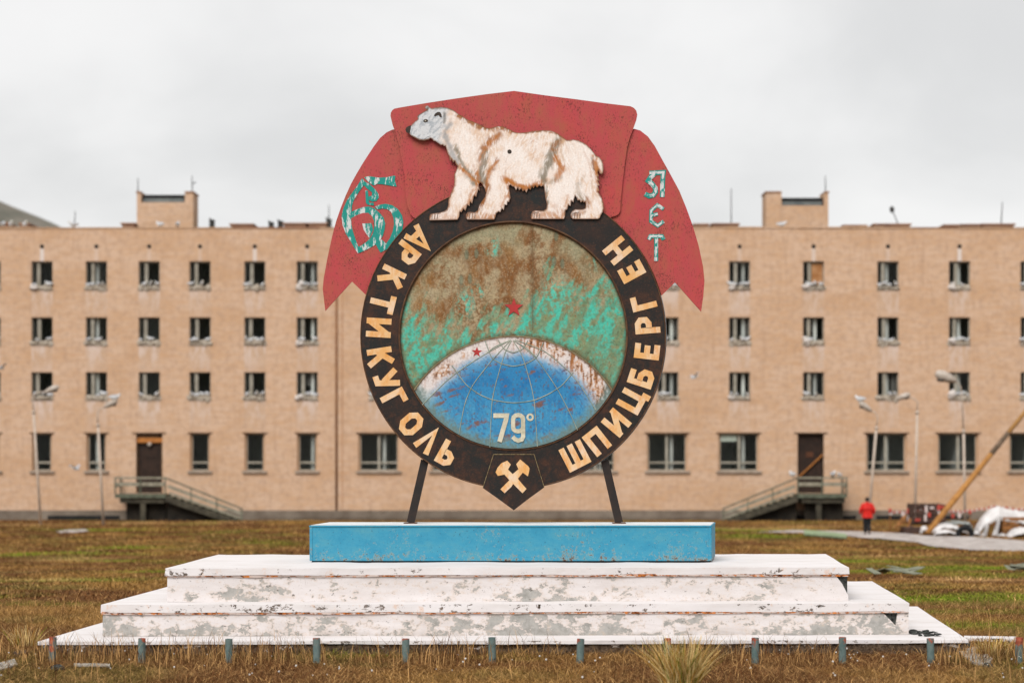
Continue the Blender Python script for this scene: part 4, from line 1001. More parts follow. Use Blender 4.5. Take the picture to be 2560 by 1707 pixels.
# bear
zk = Zf(960, 240, 600/2352)
BEAR = [(215,345),(222,325),(245,310),(270,300),(285,285),(310,262),(335,240),(330,215),(345,195),(365,185),(400,165),(420,150),(405,135),(412,112),(432,108),(450,125),(465,135),(500,128),(560,122),(620,128),(670,145),(700,165),(720,185),(750,200),(790,225),(820,245),(870,262),(920,285),(960,305),(1000,325),(1040,330),(1080,318),(1120,310),(1160,312),(1200,328),(1240,345),(1280,368),(1330,375),(1400,368),(1480,355),(1560,348),(1640,355),(1690,375),(1740,408),(1790,445),(1850,440),(1910,450),(1960,475),(2000,505),(2030,540),(2055,570),(2075,595),(2105,610),(2130,640),(2145,680),(2148,730),(2142,765),(2128,778),(2110,768),(2100,740),(2090,760),(2105,800),(2090,800),(2110,840),(2092,842),(2112,890),(2092,890),(2110,940),(2095,945),(2115,985),(2130,1010),(2145,1060),(2148,1110),(2138,1150),(2120,1180),(2110,1205),(2090,1215),(1850,1215),(1830,1200),(1825,1170),(1840,1140),(1870,1120),(1940,1120),(1970,1110),(1975,1080),(1970,1045),(1955,1055),(1945,1040),(1925,1055),(1915,1030),(1895,1035),(1885,1005),(1870,985),(1862,1010),(1855,1055),(1835,1035),(1825,1090),(1805,1075),(1795,1120),(1775,1130),(1772,1190),(1760,1215),(1445,1215),(1437,1195),(1440,1170),(1455,1140),(1480,1130),(1560,1135),(1590,1115),(1595,1070),(1580,1010),(1575,960),(1570,910),(1560,885),(1540,900),(1520,885),(1500,908),(1480,885),(1465,915),(1450,895),(1435,930),(1415,915),(1395,958),(1375,930),(1360,945),(1345,915),(1325,935),(1310,905),(1295,935),(1275,900),(1255,895),(1240,880),(1225,890),(1228,930),(1235,960),(1240,1010),(1225,1050),(1210,1045),(1205,1080),(1185,1075),(1175,1130),(1155,1110),(1140,1150),(1125,1140),(1100,1160),(1090,1200),(1080,1220),(820,1220),(805,1205),(805,1170),(820,1150),(850,1145),(890,1150),(920,1130),(935,1080),(960,1040),(990,1000),(1000,960),(985,910),(960,870),(940,855),(930,880),(940,940),(925,925),(915,960),(905,1000),(890,985),(880,1000),(865,1065),(845,1045),(840,1090),(820,1075),(800,1135),(780,1115),(760,1150),(745,1140),(740,1190),(720,1222),(450,1228),(445,1200),(455,1170),(480,1160),(540,1155),(590,1140),(620,1120),(632,1080),(635,1020),(650,980),(670,935),(690,890),(692,830),(690,780),(710,740),(725,700),(705,680),(695,645),(680,665),(665,630),(650,650),(640,600),(625,570),(605,500),(590,505),(580,490),(560,495),(540,478),(525,470),(505,455),(490,455),(475,435),(460,425),(440,440),(400,450),(350,445),(300,420),(265,400),(250,375),(225,370)]
def bear_paint(A):
    P = (A - np.array([960, 240])) * (2352/600); x, y = P[:,0], P[:,1]
    g = random.Random(3); B = Brush(P, S(244,228,217))
    cream = S(252,244,238); brn = S(158,98,46); ora = S(186,114,46); gry = S(142,132,116); dkb = S(84,56,38)
    B.blend(sstep(.45, .7, fbm(x/60, y/60, 4, 4)) * .5, S(222,182,146))
    # darker fur folds
    for pts, w, c, a in (([(1130,390),(1040,460),(985,540),(960,640),(940,760),(960,840)], 62, brn, .75), ([(1000,560),(975,660),(965,760),(990,880)], 46, gry, .7), ([(715,530),(735,620),(800,740),(900,850),(950,860)], 52, gry, .75), ([(740,700),(840,790),(930,860)], 40, ora, .6),
        ([(1110,650),(1030,740),(1010,850),(1005,960),(960,1050)], 44, brn, .6), ([(1180,810),(1270,872),(1400,912),(1520,880),(1570,830)], 46, ora, .75), ([(1700,440),(1650,560),(1610,680),(1560,800),(1570,850)], 70, gry, .75), ([(1720,470),(1660,520)], 60, brn, .6), ([(1680,600),(1745,720),(1700,820)], 54, ora, .75), ([(1720,820),(1640,850)], 40, gry, .4),
        ([(692,770),(692,890),(642,1010),(632,1100)], 26, ora, .7), ([(1012,860),(1002,960),(952,1060),(926,1130)], 34, brn, .7), ([(460,1190),(600,1195),(720,1205)], 46, ora, .35), ([(815,1185),(960,1190),(1080,1205)], 60, ora, .55), ([(1450,1180),(1600,1180),(1760,1195)], 66, ora, .5), ([(1840,1185),(1960,1150)], 36, brn, .5), ([(1690,1100),(1740,1150)], 50, ora, .5), ([(1880,960),(1890,880),(1960,800)], 30, S(190,150,110), .6), ([(880,700),(920,780)], 30, ora, .6), ([(1480,560),(1380,620)], 14, S(214,164,116), .4), ([(2055,600),(2075,700),(2090,770)], 46, ora, .85), ([(2040,620),(2050,740)], 18, dkb, .5), ([(740,205),(880,280),(1000,335),(1080,328),(1160,325),(1240,352)], 40, brn, .8), ([(1240,352),(1400,376),(1560,356),(1690,380),(1790,450)], 16, brn, .7), ([(1900,880),(1930,1020)], 60, gry, .6), ([(1985,1010),(1990,1090),(1940,1110)], 34, brn, .7),
        ([(1190,830),(1225,900),(1230,1000)], 34, ora, .7), ([(910,870),(900,960),(840,1060)], 24, ora, .6), ([(1590,900),(1600,1050),(1570,1120)], 26, gry, .7), ([(960,1050),(930,1140)], 40, brn, .6), ([(640,1000),(610,1120)], 26, brn, .5), ([(2070,560),(2000,500),(1900,450)], 20, brn, .5), ([(2080,800),(2100,940)], 30, ora, .7), ([(1760,440),(1730,540),(1760,640)], 22, S(200,160,120), .6)):
        B.line(pts, w * 1.15, c, min(1, a * 1.15), .7, 1.1, int(w))
    # brush strokes of fur
    for k in range(1700):
        px, py = g.uniform(430, 2150), g.uniform(130, 1220)
        if px < 640 and py < 480: continue
        an = math.pi/2 + (px - 1300)/1300*-.35 + g.uniform(-.5, .5)
        if 1050 < px < 1750 and py < 800: an += .5 * math.sin(px/180)
        c, a = (cream, .6) if g.random() < .66 else ((brn, .22) if g.random() < .5 else (S(222,176,130), .38))
        B.dab(px, py, an, g.uniform(40, 110), g.uniform(8, 15), c, a)
    for pts, w, c, a in (([(1125,395),(1040,465),(990,545),(962,640)], 40, ora, .75), ([(985,560),(962,660),(950,760),(975,870)], 26, gry, .7), ([(725,540),(745,630),(810,745),(905,850)], 26, gry, .75), ([(760,720),(850,800),(930,865)], 22, ora, .8), ([(1110,650),(1030,745),(1012,850)], 22, ora, .7), ([(1190,820),(1280,878),(1400,915),(1530,880)], 26, ora, .8), ([(1710,450),(1655,560),(1612,690),(1565,810)], 40, gry, .7), ([(1685,610),(1742,720),(1700,815)], 36, ora, .75), ([(1700,460),(1650,540)], 34, brn, .6), ([(870,930),(820,1060),(760,1130)], 20, ora, .55), ([(1190,1000),(1150,1090)], 24, ora, .55), ([(1800,980),(1770,1090)], 22, ora, .5), ([(1430,430),(1500,470)], 12, ora, .3), ([(1960,560),(2010,680),(2030,800)], 18, ora, .4), ([(1920,720),(1880,850)], 16, S(206,156,104), .45)):
        B.line(pts, w, c, a, .75, 1.3, int(w) + 3)
    # bright masses
    for pts, w in (([(760,360),(850,520),(880,680)], 110), ([(1300,600),(1420,720)], 170), ([(1900,560),(1900,760),(1830,900)], 170), ([(770,850),(720,1020)], 90), ([(1110,830),(1090,1000)], 90), ([(1690,920),(1690,1080)], 90), ([(2070,1040),(2080,1160)], 50)):
        B.line(pts, w * 1.2, cream, .55, .9, .9, 7)
    # grey head and throat
    hd = (1 - sstep(560, 680, x + (y-200)*.25 + (fbm(x/40, y/40, 3, 3)-.5)*90)) * (1 - sstep(470, 520, y))
    B.blend(hd, S(216,218,220)); B.blend(hd * sstep(.48, .62, fbm((x + y)/24, (x-y)/60, 13, 4)) * .7, S(158,166,174)); B.blend(hd * sstep(.55, .7, fbm(x/16, y/16, 23, 3)) * .6, S(216,216,218))
    B.line([(650,290),(600,360),(620,460),(680,580),(720,680)], 46, S(150,152,154), .7, .8, .8, 9); B.line([(560,480),(640,540),(690,640)], 50, S(186,186,186), .6, .8, .8, 4)
    B.line([(430,132),(424,150)], 26, S(110,96,80), .9); B.line([(700,165),(620,135),(500,135)], 16, S(120,110,100), .5)
    B.line([(335,235),(345,200),(400,165)], 14, S(70,60,52), .7); B.line([(265,395),(330,432),(390,445),(440,435)], 14, S(70,62,56), .8)
    B.line([(395,436),(430,415),(455,408)], 6, S(70,70,72), .8); B.line([(590,180),(600,230),(590,270)], 24, S(110,108,102), .7, .8, .6, 5)
    B.line([(720,690),(690,660),(640,600)], 18, S(180,130,80), .7)
    # toes
    for x0, yy in ((455, 1195), (820, 1190), (1450, 1185), (1845, 1180)):
        for k in range(3): B.line([(x0 + 22 + k*26, 1165), (x0 + 18 + k*26, 1215)], 9, dkb, .85)
        B.line([(x0 - 12, yy + 22), (x0 + 6, 1160), (x0 + 60, 1150)], 14, dkb, .7)
    # rusty outline
    ed = B.dist(BEAR + [BEAR[0]]); B.blend((1 - sstep(3, 15, ed + (fbm(x/30, y/30, 44, 3)-.5)*14)) * .85, S(124,78,44))
    return B.C, None
M['bearpaint'] = m_painted('brushed_fur_paint', .75, 46, .13)
bear = painted_plate('bear_plate', zk(BEAR), -.092, .014, M['bearpaint'], M['edge'], emb, 1.9, bear_paint)
M['ink'] = plain('black_brown_ink', S(48,40,36), S(70,58,48), 20, .6)
plate('nose', zk([(213,345),(222,322),(246,307),(268,302),(266,330),(258,372),(240,378),(222,368)]), -.0945, .002, M['ink'], bear)
plate('eye', zk([(386,262),(395,245),(415,240),(433,248),(435,262),(420,270),(400,272)]), -.0945, .002, M['ink'], bear)
plate('eye_glint', zk([(404,252),(414,250),(414,260),(404,262)]), -.0962, .0015, M['grid79'], bear)
plate('ear_hollow', zk([(492,205),(505,185),(530,170),(552,172),(566,195),(570,225),(552,222),(538,202),(520,206),(505,215)]), -.0945, .002, M['ink'], bear)
plate('bolt_hole', zk(circle(1230, 558, 21, 14)), -.0945, .002, M['ink'], bear)
mb = MB(); mb.bar(E(1150, 470, -.05), E(1150, 420, -.05), .05, .04, (0,1,0)); mb.bar(E(1420, 450, -.05), E(1420, 400, -.05), .05, .04, (0,1,0)); mb.build('bear_bracket', M['edge'], bear)

# painted anniversary numerals and word on the wings
z4 = Zf(780, 400, 320/1254); z5 = Zf(1480, 300, 300/941)
num = plate('anniversary_numeral', z4([(490,180),(520,215),(560,235),(622,290),(652,335),(655,372),(632,402),(592,412),(560,396),(556,360),(585,350),(590,320),(540,282),(508,250),(470,300),(440,345),(410,395),(392,450),(388,508),(440,485),(500,463),(560,456),(612,476),(662,518),(700,563),(718,620),(712,682),(695,742),(665,792),(620,832),(560,866),(500,896),(450,915),(420,870),(380,800),(330,720),(300,640),(290,550),(305,480),(340,400),(380,340),(440,260)]), -.006, .005, M['teal'], emb)
plate('numeral_bowl', z4([(385,572),(440,542),(500,520),(552,520),(588,552),(608,600),(610,650),(600,710),(576,758),(538,798),(490,832),(456,850),(432,790),(402,700),(387,630)]), -.0085, .0022, M['red'], num)
plate('numeral_flag', z4([(512,172),(560,160),(650,175),(740,170),(800,155),(818,158),(812,200),(830,262),(790,258),(740,248),(690,240),(640,236),(604,252),(560,225)]), -.0072, .006, M['teal'], num)
plate('numeral_bar', z4([(522,300),(548,300),(560,420),(606,420),(604,448),(545,440),(528,420)]), -.0072, .006, M['teal'], num)
plate('numeral_arc', z4([(612,462),(660,440),(720,430),(782,442),(842,482),(882,542),(896,612),(886,682),(852,752),(802,812),(742,872),(670,908),(646,868),(625,828),(682,778),(726,818),(762,770),(790,700),(804,630),(798,572),(776,512),(740,484),(690,476),(640,486)]), -.0072, .006, M['teal'], num)
plate('numeral_shield', z4([(493,625),(580,620),(590,640),(600,685),(564,768),(530,722),(506,682)]), -.0102, .0016, M['teal'], num)
def wing_letter(ss, w):
    m = MB()
    for i, s in enumerate(ss): stroke(m, z5(s), w, -.006 - .0008*i, .005)
    wl = m.build('wing_letter', M['teal'], emb); m = MB()
    for i, s in enumerate(ss): stroke(m, z5(s), w * .5, -.0085 - .0008*i, .001)
    m.build('brush_highlight', M['tealwhite'], wl)
wing_letter([[(450,418),(560,412),(556,440),(550,606)], [(490,425),(458,450),(440,478),(470,500),(496,535),(498,566),(480,590),(448,598),(415,580)]], 12.0)
wing_letter([[(562,700),(512,668),(464,712),(462,795),(515,830),(562,795)], [(470,748),(516,738)]], 9.0)
wing_letter([[(446,940),(458,912),(548,912),(562,940)], [(503,918),(503,1106)]], 10.0)

# legs
for a, b in (((1062,1150),(1026,1306)), ((1512,1150),(1548,1306))):
    A = Vector(E(*a, -.0)); Bq = Vector(E(*b, 0)); 
    m = MB(); m.bar(A + Vector((0,.05,0)), Bq + Vector((0,.05,0)), .10, .09, (0,1,0)); m.build('leg', M['legsteel'], emb)
    MB().box(Bq.x - .085, Bq.x + .085, DS - .05, DS + .16, bxz1 + .0265, bxz1 + .036).build('foot_plate', M['edge'], emb)

# ------------------------------------------------------------------ path
path_px = [(1890,1331),(1980,1326),(2080,1328),(2160,1330),(2265,1335),(2305,1340),(2430,1343),(2560,1353),(2760,1362),(2760,1400),(2560,1379),(2430,1377),(2335,1368),(2295,1357),(2225,1350),(2150,1345),(2080,1336),(1990,1333)]
def gp3(p, dz=.02): x, y, z = gp(*p); return (x, y, z + dz)
bm = bmesh.new(); vs = [bm.verts.new(gp3(p, .035)) for p in path_px]; f = bm.faces.new(vs)
bmesh.ops.triangulate(bm, faces=[f], ngon_method='EAR_CLIP'); bmesh.ops.subdivide_edges(bm, edges=bm.edges, cuts=3, use_grid_fill=True)
for v in bm.verts: v.co.z = float(gz(v.co.x, v.co.y)) + .04
bmesh.ops.recalc_face_normals(bm, faces=bm.faces)
me = bpy.data.meshes.new('path'); bm.to_mesh(me); bm.free()
PATH_W = [gp(*p)[:2] for p in path_px]
nn = NT('pale_worn_concrete', .95, .1); f1 = nn.noise(2.2, 6, .7); 
me.materials.append(nn.col(nn.ramp(f1, [(.32, S(136,126,118,1.3)), (.5, S(190,180,174,1.3)), (.68, S(216,208,204,1.3))])))
tag(link_mesh('path', me), kind='structure')
bmp = [gp3(p, .03) for p in [(140,1329),(175,1324),(215,1323),(222,1328),(190,1332),(150,1333)]]
o = part('path', bmp, [tuple(range(len(bmp)))[::-1]], me.materials[0]); tag(o, kind='structure')

# ------------------------------------------------------------------ street lamps
def lamp(base_px, base_py, joint, arm, head, label, d, big=1.0, thick=.062):
    """joint: where the thick lower pole ends; arm: pixels of the bent arm; head: two pixels along the lamp head"""
    s = F / d
    def Q(p): return (((p[0] - 1280) / s), d, ZC - (p[1] - HOR) / s)
    B = Q((base_px, base_py)); gzv = float(gz(B[0], d)); B = (B[0], d, gzv - .1)
    t = thing('street_lamp', (B[0], d, gzv), label, 'street lamp', 'street lamps before the apartment block')
    MB().tube([B, Q(joint)], [thick * 1.15, thick], 10).build('pole', M['lamp'], t, True)
    MB().tube([Q(joint)] + [Q(p) for p in arm], [thick*.62] + [thick * .5] * len(arm), 8).build('arm', M['lamp'], t, True)
    MB().tube([(Q(joint)[0], d, Q(joint)[2] - .12), (Q(joint)[0], d, Q(joint)[2] + .05)], thick * 1.45, 10).build('collar', M['lamp'], t, True)
    a, b = Vector(Q(head[0])), Vector(Q(head[1])); dv = b - a; n = dv.normalized()
    pts = [a + dv * k for k in (0, .12, .35, .7, .92, 1)]; r = [.04, .09, .15, .17, .12, .03]
    h = MB().tube(pts, [q * big for q in r], 10).build('lamp_head', M['lamphead'], t, True)
    low = Vector((0, 0, -1)); low = (low - n * low.dot(n)).normalized()
    m = MB().blob(tuple(a + dv * .62 + low * .13 * big), (.17 * big, .12 * big, .06 * big), 10, 6); m.build('lamp_lens', M['darkmetal'], h, True)
    return Q
lamp(102, 1306, (84,1028), [(82,1000),(86,985),(100,980),(112,979)], ((110,981),(148,966)), 'leftmost grey street lamp before the first window column', 100)
lamp(259, 1304, (245,1061), [(243,1035),(249,1022),(262,1018)], ((260,1018),(294,1000)), 'grey street lamp in front of the second window column from the left', 100)
lamp(2170, 1304, (2191,1068), [(2194,1045),(2190,1032),(2178,1027)], ((2180,1029),(2147,1004)), 'leaning grey street lamp just behind the person in red', 100)
lamp(2287, 1304, (2293,1029), [(2294,1005),(2288,998),(2272,993)], ((2240,997),(2276,985)), 'straight grey street lamp between the two right wide windows', 100)
lamp(2413, 1306, (2409,1076), [(2404,985),(2402,968),(2394,955),(2380,948)], ((2392,953),(2338,932)), 'rightmost grey street lamp with a large drooping head', 96, 1.6)

# ------------------------------------------------------------------ gulls and nests
def gull_mesh(kind, seed):
    g = random.Random(seed); V = []; Fc = []; C = []
    if kind == 'sit': sp = [(-.24,.02,.12),(-.17,.05,.12),(-.07,.085,.11),(.03,.095,.11),(.11,.075,.13),(.14,.05,.17),(.155,.045,.21),(.19,.03,.205),(.235,.006,.195)]
    else: sp = [(-.22,.02,.0),(-.12,.05,.0),(0,.075,.0),(.1,.06,.01),(.16,.045,.02),(.21,.03,.02),(.26,.006,.01)]
    n = 8
    for x, r, z in sp:
        for k in range(n):
            a = 2*math.pi*k/n; V.append((x, r*math.cos(a), z + r*math.sin(a)*1.05)); C.append((.62,.62,.62) if not (math.sin(a) > .3 and x < .06) else (.30,.31,.33))
    for i in range(len(sp)-1):
        for k in range(n): Fc.append((i*n+k, (i+1)*n+k, (i+1)*n+(k+1) % n, i*n+(k+1) % n))
    Fc += [tuple(range(n)), tuple(range((len(sp)-1)*n, len(sp)*n))[::-1]]
    for i in range((len(sp)-2)*n, len(sp)*n): C[i] = (.5,.42,.14) if i >= (len(sp)-1)*n else C[i]
    if kind == 'fly':
        for s in (-1, 1):
            b = len(V); V += [(.09, s*.05, .03), (-.07, s*.05, .03), (.12, s*.27, .16), (-.02, s*.27, .15), (-.02, s*.52, .10), (-.07, s*.50, .095), (.09, s*.05, .05), (-.07, s*.05, .045), (.12, s*.27, .175), (-.02, s*.27, .16)]
            C += [(.5,.5,.52)]*4 + [(.06,.06,.06)]*2 + [(.4,.4,.42)]*4
            Fc += [(b, b+1, b+3, b+2), (b+2, b+3, b+5, b+4), (b+6, b+8, b+9, b+7), (b, b+2, b+8, b+6), (b+1, b+7, b+9, b+3)]
    else:
        for s in (-1, 1):
            b = len(V); V += [(.02, s*.02, 0), (.02, s*.045, 0), (.0, s*.03, 0), (.01, s*.03, .08)]; C += [(.05,.05,.05)]*4; Fc += [(b,b+1,b+3), (b+1,b+2,b+3), (b+2,b,b+3)]
    me = mkmesh('gull', V, Fc, M['gull'], True); ca = me.color_attributes.new('paint', 'FLOAT_COLOR', 'POINT')
    ca.data.foreach_set('color', np.array([(*c, 1) for c in C]).ravel()); return me
ng = NT('gull_plumage', .8, .2); M['gull'] = ng.col(ng.attr('paint')[0])
SIT = gull_mesh('sit', 1); FLY = gull_mesh('fly', 2)
def gull(loc, rz, label, group, me=SIT, sc=1.0):
    o = link_mesh('gull', me, None, loc); o.rotation_euler = (0, 0, rz); o.scale = (sc, sc, sc)
    return tag(o, label, 'gull', group)
def nest_mesh(seed):
    g = random.Random(seed); m = MB(); w = w_up * .5
    x = -w + .05
    while x < w - .05:
        r = g.uniform(.09, .17); m.blob((x + r*.6, g.uniform(-.05, .03), g.uniform(-.01, .04)), (r, g.uniform(.09, .14), g.uniform(.10, .24)), 8, 5, .25, g); x += r * 1.1
    for k in range(26):
        a = Vector((g.uniform(-w, w), g.uniform(-.14, .05), g.uniform(.0, .12))); m.bar(a, a + Vector((g.uniform(-.15,.15), g.uniform(-.06,.04), g.uniform(-.08,.06))), .012)
    return m.mesh('bird_nest', M['nest'])
NESTS = [nest_mesh(k) for k in range(6)]
def colname(c):
    if c in LC:
        i = LC.index(c) - 2
        return {-1: 'at the photo\'s left edge', 0: 'first full window column', 1: 'second full window column', 2: 'column above the left door', 3: 'column right of the left door', 4: 'second column left of the pipe', 5: 'column beside the rain pipe'}[i]
    return {949: 'column at the ring\'s left edge', 1670: 'column at the ring\'s right edge', 1849: 'column left of the barred door', 2034: 'column above the barred door', 2220: 'column right of the barred door', 2399: 'column behind the rightmost lamp', 2578: 'at the photo\'s right edge'}[c]
gg = random.Random(19)
for (a, b, fl) in UROWS:
    for c in LC[1:] + [949, 1670, 1849, 2034, 2220, 2399, 2578]:
        if c == 949 and a < 900: continue
        z = bz(b); y = DB - .02; cn_ = colname(c)
        o = link_mesh('bird_nest', NESTS[gg.randrange(6)], None, (bx(c) + gg.uniform(-.03, .03), y + .04, z + .09)); o.rotation_euler = (0, 0, gg.choice([0, math.pi]))
        o.scale = (1, .85, gg.uniform(.6, 1.1))
        tag(o, f'pale nest clump on the {fl} sill, {cn_}', 'nest', 'gull nests on the window sills')
        xs = [-.45, -.2, .12, .42]; gg.shuffle(xs)
        xs = sorted(xs[:gg.choice([2, 2, 3, 3, 4])]); nms = {2: ['left', 'right'], 3: ['left', 'middle', 'right'], 4: ['leftmost', 'second', 'third', 'rightmost']}[len(xs)]
        for x, pn in zip(xs, nms):
            gull((bx(c) + x + gg.uniform(-.05, .05), y + gg.uniform(-.08, .05), z + .16 + gg.uniform(0, .08)), gg.uniform(0, 6.28), f'{pn} white gull on the {fl} sill, {cn_}', 'gulls nesting on the window sills', sc=gg.uniform(.85, 1.15))
# white-washed heaps where droppings whitened the left end of some sills
for c, r, hh in ((105, 0, .3), (768, 0, .42), (768, 1, .3), (768, 2, .32), (1849, 0, .3), (2034, 0, .28), (2034, 1, .48), (2399, 0, .42), (2399, 1, .35), (2399, 2, .5), (1849, 2, .22)):
    m = MB(); z = bz(UROWS[r][1]); x = bx(c) - w_up*.36
    for k in range(5): m.blob((x + gg.uniform(-.13, .15), DB - .06 + gg.uniform(-.04, .05), z + gg.uniform(.05, hh * .8)), (.14, .1, gg.uniform(.08, hh*.5)), 8, 6, .2, gg)
    tag(m.build('guano_heap', M['white'], None, True), f'white crusted heap on the {UROWS[r][2]} sill, {colname(c)}', 'droppings', 'crusted heaps on the sills')
# roof, rails, lamps, air
def at(px, py, d): return W(px, py, d)
for px, py, lb in ((6,560,'white gull on the roof edge at the photo\'s left edge'), (27,559,'white gull on the roof edge, second from the left edge'), (62,558,'white gull on the roof edge, third from the left edge'), (183,560,'white gull alone on the roof edge left of the left tower'), (1955,566,'white gull on the roof edge below the right roof tower')):
    p = at(px, py, DB + .1); gull((p[0], DB + .1, ZT + .09), gg.uniform(0, 6.28), lb, 'gulls on the roof edge', sc=1.35)
for px, py, lb in ((399,560,'white gull before the left roof tower, left one of two'), (443,560,'white gull before the left roof tower, right one of two')):
    gull((bx(px), DB + .12, ZT + .09), gg.uniform(0, 6.28), lb, 'gulls on the roof edge', sc=1.35)
p = at(1981, 1192, DB - 1.73); gull((p[0], DB - 1.73, bz(1193) + .05), 2.0, 'white gull on the stair railing left of the barred door', 'gulls on the railing', sc=1.4)
p = at(2082, 1192, DB - 1.73); gull((p[0], DB - 1.73, bz(1193) + .05), 1.0, 'white gull on the landing railing right of the barred door', 'gulls on the railing', sc=1.4)
p = at(2099, 1192, DB - 1.73); gull((p[0], DB - 1.73, bz(1193) + .05), 4.0, 'white gull on the right corner of the landing railing', 'gulls on the railing', sc=1.1)
p = at(287, 998, 100); gull((p[0], 100, p[2] - .06), .4, 'white gull perched on the second street lamp from the left', 'gulls on street lamps', sc=1.5)
p = at(2150, 1003, 100); gull((p[0], 100, p[2] - .04), 2.4, 'white gull perched on the leaning street lamp', 'gulls on street lamps', sc=1.5)
for px, py, rz, d, lb in ((190,1171,2.6,98,'white gull flying low between the two left street lamps'), (1736,943,.6,103,'white gull flying past the wall right of the ring'), (2,920,1.2,96,'white gull flying at the photo\'s left edge'), (1640,880,2.0,104,'pale gull flying close to the ring\'s right edge')):
    o = gull(at(px, py, d), rz, lb, 'gulls in flight', FLY, 1.15); o.rotation_euler = (gg.uniform(-.5, .5), gg.uniform(-.4, .3), rz)

# ------------------------------------------------------------------ building site on the right
z1 = Zf(2080, 1200, 480/2352)
def SP(x, y, d): p = z1([(x, y)])[0]; return W(p[0], p[1], d)
def gnd(px, py):  # ground point under a zoom pixel
    return gp(*z1([(px, py)])[0])
M['tarp'] = plain('white_tarpaulin', S(232,228,226), S(206,202,200), 3, .55, .3)
M['tarpgrey'] = plain('grey_tarpaulin', S(168,172,168), S(140,146,142), 3, .55, .3)
M['rubber'] = plain('black_rubber', S(34,36,38), S(26,26,28), 6, .7)
M['redtape'] = plain('red_tape', S(206,86,72), S(186,70,58), 8, .55)
M['whitetape'] = plain('white_tape', S(232,214,208), S(214,196,190), 8, .55)
M['crate'] = plain('dark_stained_crate', S(96,72,62), S(66,52,46), 5, .9)
M['oldwood'] = plain('old_timber', S(168,112,62), S(112,76,46), 4, .9)
def drape(name, pts_prof, y0, y1, mat, label, cat, nu=56, nv=18, seed=1, thick=.02):
    """cloth hanging over a profile (x,z) seen from the front, running from depth y0 to y1"""
    P = [Vector(p) for p in pts_prof]; L = [0]
    for a, b in zip(P[:-1], P[1:]): L.append(L[-1] + (b - a).length)
    V = []; Fc = []
    for j in range(nv + 1):
        v = j / nv
        for i in range(nu + 1):
            s = L[-1] * i / nu; k = max(q for q in range(len(L)) if L[q] <= s + 1e-9); k = min(k, len(P) - 2)
            p = P[k].lerp(P[k+1], (s - L[k]) / (L[k+1] - L[k] + 1e-9))
            w = float(fbm(i * .35, j * .45, seed, 3) - .5) + .5 * abs(float(fbm(i * .9, j * .5, seed + 3, 2)) - .5) * 2 - .15; edge = 4 * v * (1 - v)
            V.append((p.x + w * .1, y0 + (y1 - y0) * v + float(fbm(i * .3, j * .3, seed + 7, 2) - .5) * .12, p.y * (.55 + .45 * min(1, edge * 1.6)) + (1 - min(1, edge * 1.6)) * .45 * P[0].y + w * .14))
    n = nu + 1
    for j in range(nv):
        for i in range(nu): Fc.append((j*n+i, j*n+i+1, (j+1)*n+i+1, (j+1)*n+i))
    o = part(name, V, Fc, mat, None, True); md = o.modifiers.new('thickness', 'SOLIDIFY'); md.thickness = thick
    return tag(o, label, cat)
def prof(pts, d): return [(SP(x, y, d)[0], SP(x, y, d)[2]) for x, y in pts]
DD = 87.0
drape('tarpaulin', prof([(1200,640),(1260,570),(1360,535),(1480,545),(1600,600),(1660,650)], DD), DD - .3, DD + 1.2, M['tarp'], 'low white tarpaulin heap at the foot of the leaning pole', 'tarpaulin', seed=3)
drape('tarpaulin', prof([(1420,560),(1480,515),(1600,505),(1700,530),(1730,620)], DD + .8), DD + .8, DD + 2.2, M['tarpgrey'], 'grey tarpaulin heap behind the black tyre', 'tarpaulin', seed=5)
drape('tarpaulin', prof([(1805,690),(1810,580),(1860,480),(1960,370),(2060,325),(2180,360),(2352,395),(2600,400)], DD - .5), DD - .5, DD + .5, M['tarp'], 'large white tarpaulin draped over a timber frame at right', 'tarpaulin', seed=9, nu=60)
drape('tarpaulin', prof([(2130,735),(2180,690),(2250,610),(2352,590),(2600,600)], DD - 1.6), DD - 1.6, DD - .6, M['tarp'], 'white tarpaulin bundle lying at the photo\'s right edge', 'tarpaulin', seed=13)
drape('tarpaulin', prof([(2040,690),(2080,655),(2130,665),(2160,700)], DD - .8), DD - .8, DD - .3, M['tarp'], 'small white tarpaulin scrap between the draped frame and the bundle', 'tarpaulin', seed=15, nu=16, nv=8)
drape('tarpaulin', prof([(1735,690),(1750,640),(1780,620),(1810,680)], DD - .4), DD - .4, DD + .1, M['tarp'], 'narrow white tarpaulin fold between tyre and draped frame', 'tarpaulin', seed=17, nu=14, nv=8)
drape('sandbag', prof([(1270,670),(1300,625),(1420,610),(1520,640),(1560,675)], DD - .7), DD - .7, DD - .2, M['tarp'], 'white sack lying in front of the low tarpaulin heap', 'sack', seed=21, nu=20, nv=8)
drape('sandbag', prof([(1095,650),(1110,575),(1150,560),(1190,600),(1200,660)], DD - .2), DD - .2, DD + .3, M['tarp'], 'small white sack left of the leaning pole\'s foot', 'sack', seed=23, nu=14, nv=8)
# hanging legs of the draped cloth
m = MB()
for xa, xb, yt, yb in ((1810, 1900, 520, 700), (1950, 2040, 430, 690)):
    a = SP(xa, yt, DD-.55); b = SP(xb, yb, DD-.55); tw = .05; nseg = 8
    V = []; 
    for i in range(nseg + 1):
        for j in range(6):
            t = i/nseg; u = j/5; V.append((a[0] + (b[0]-a[0])*(.5 + (u-.5)*(.25 + .75*t)) + .16*(1-t) + .05*math.sin(u*9 + t*3), DD - .62 - .06*math.sin(u*12) , a[2] + (b[2]-a[2])*t))
    m.add(V, [(i*6+j, i*6+j+1, (i+1)*6+j+1, (i+1)*6+j) for i in range(nseg) for j in range(5)])
o = m.build('tarpaulin', M['tarp'], None, True); md = o.modifiers.new('thickness', 'SOLIDIFY'); md.thickness = .02
tag(o, 'greyish hanging flaps below the large draped tarpaulin', 'tarpaulin')
